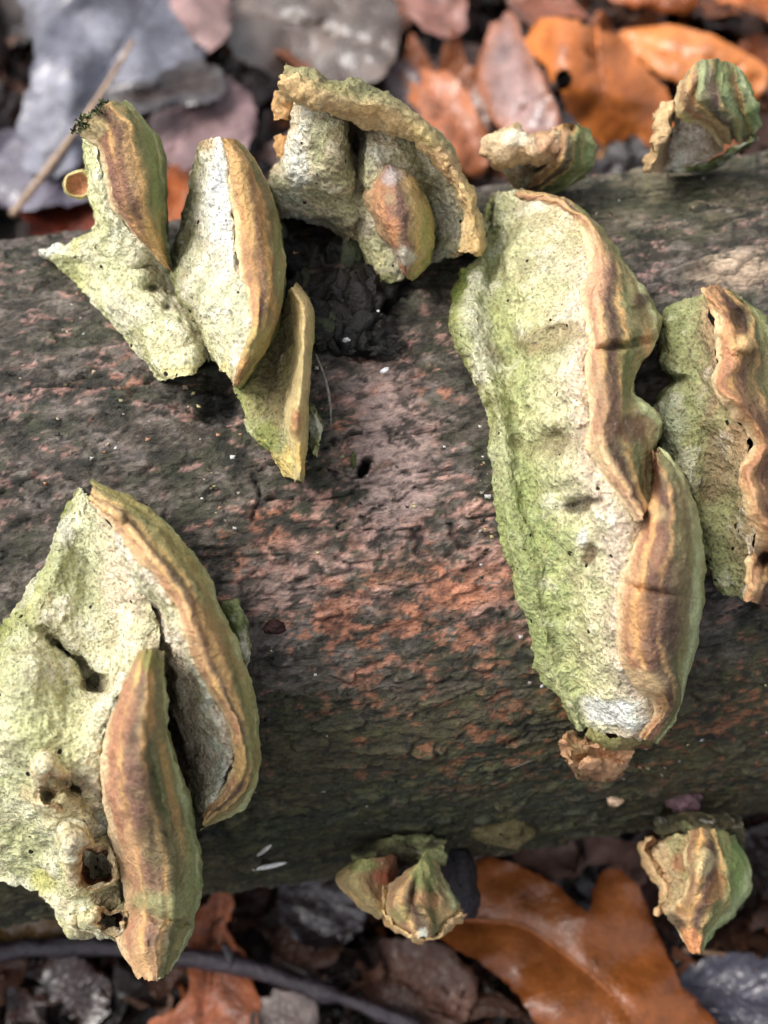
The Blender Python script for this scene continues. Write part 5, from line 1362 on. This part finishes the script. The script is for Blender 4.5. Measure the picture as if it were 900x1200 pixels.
def fragments():
    """torn scraps of leaf and rotten bits filling the gaps of the litter"""
    rng = np.random.default_rng(11)
    V, Q, C = [], [], []
    for k in range(1500):
        if k % 2: px, py = rng.uniform(-80, 980), rng.uniform(-80, 250)
        else: px, py = rng.uniform(-80, 980), rng.uniform(985, 1280)
        p = at_floor(px, py, rng.uniform(-.2, .9))
        off = (p - A0) - ((p - A0) @ AX) * AX
        if np.hypot(off @ E1, off[2]) < R + .5: continue
        L = rng.uniform(.3, 1.3); Wd = L * rng.uniform(.25, .8)
        R3 = np.linalg.qr(rng.normal(size=(3, 3)) + np.diag([0, 0, 1.5]))[0]
        n0 = len(V)
        bend = rng.uniform(-.5, .8)
        g = np.linspace(-1, 1, 5)
        jag = rng.uniform(.55, 1.15, (5, 5))
        for i in range(5):
            for j in range(4):
                u, v = g[i], (-1 + j * 2 / 3)
                q = np.array([u * L * jag[i, j], v * Wd * (1 - .45 * u * u) * jag[j, i], bend * L * (u * u + .5 * v * v) + .05 * rng.normal()])
                V.append(p + R3 @ q)
        for i in range(4):
            for j in range(3):
                a = n0 + i * 4 + j
                Q.append((a, a + 1, a + 5, a + 4))
        cc = lin([(78,52,40), (46,32,27), (30,23,21), (66,56,54), (140,80,42), (120,94,80)][rng.choice(6, p=[.26, .28, .24, .1, .06, .06])]) * rng.uniform(.6, 1.15)
        C += [cc] * 20
    o = link('leaf_fragments', np_mesh('leaf_fragments', V, Q, col=np.array(C), mat=M_DULL))
    tag(o, 'torn brown scraps of leaf filling the gaps between the fallen leaves', 'leaf scraps', kind='stuff')
fragments()

# ------------------------------------------------------------------ twig and stems
def floor_line(pts, z):
    p = np.array(pts, float)
    l = np.concatenate([[0], np.cumsum(np.hypot(*np.diff(p, axis=0).T))])
    x = np.linspace(0, l[-1], 60)
    q = catmull(np.c_[p, np.interp(np.arange(len(p)), np.linspace(0, len(p) - 1, len(z)), z)], l, x)
    d = pdir(q[:, 0], q[:, 1]); g = ground_depth(q[:, 0], q[:, 1])
    return CAM + d * (g - q[:, 2] / np.maximum(-d[:, 2], .2))[:, None]
ln = floor_line([(-60,1112),(0,1116),(70,1108),(140,1110),(215,1122),(280,1132),(340,1150),(400,1170),(460,1192),(520,1220)], [2.6, 2.4, 2.2])
org = ln[30]
tw = thing('twig', 'dark wet twig lying over the leaves along the bottom left', 'twig', org)
tube_part('stem', ln, np.linspace(.27, .19, 60), (52, 44, 50), M_TWIG, tw, org, k=14, knob=.09, seed=4)
sb = floor_line([(272,1130),(268,1118),(262,1106)], [2.5, 2.8])
tube_part('side_shoot', sb, np.linspace(.14, .08, 60), (44, 38, 42), M_TWIG, tw, org, k=8, knob=.03, seed=6)
sb = floor_line([(396,1168),(360,1142),(330,1128)], [2.3, 2.0])
tube_part('side_shoot', sb, np.linspace(.1, .06, 60), (52, 44, 44), M_TWIG, tw, org, k=8, knob=.03, seed=7)
def stem(pts, z, r0, r1, colr, label):
    ln = floor_line(pts, z)
    o = link('leaf_stalk', tube_mesh('leaf_stalk', ln, np.linspace(r0, r1, 60), colr, M_TWIG, ln[30], k=8, knob=.02, seed=9))
    o.location = ln[30] * CM
    tag(o, label, 'stalk')
stem([(14,252),(50,206),(96,144),(130,92),(156,48)], [3.2, 3.4, 3.6], .13, .08, (178, 150, 124), 'pale pinkish stalk slanting across the silvery leaf at the top left')
stem([(702,186),(712,166),(724,142)], [2.8, 3.6], .10, .07, (186, 130, 70), 'short tan leaf stalk between the two small fungi at the top right')
stem([(800,1112),(840,1118),(890,1122)], [1.6, 1.6], .07, .05, (150, 118, 92), 'thin tan stalk beside the orange tipped fungus at lower right')
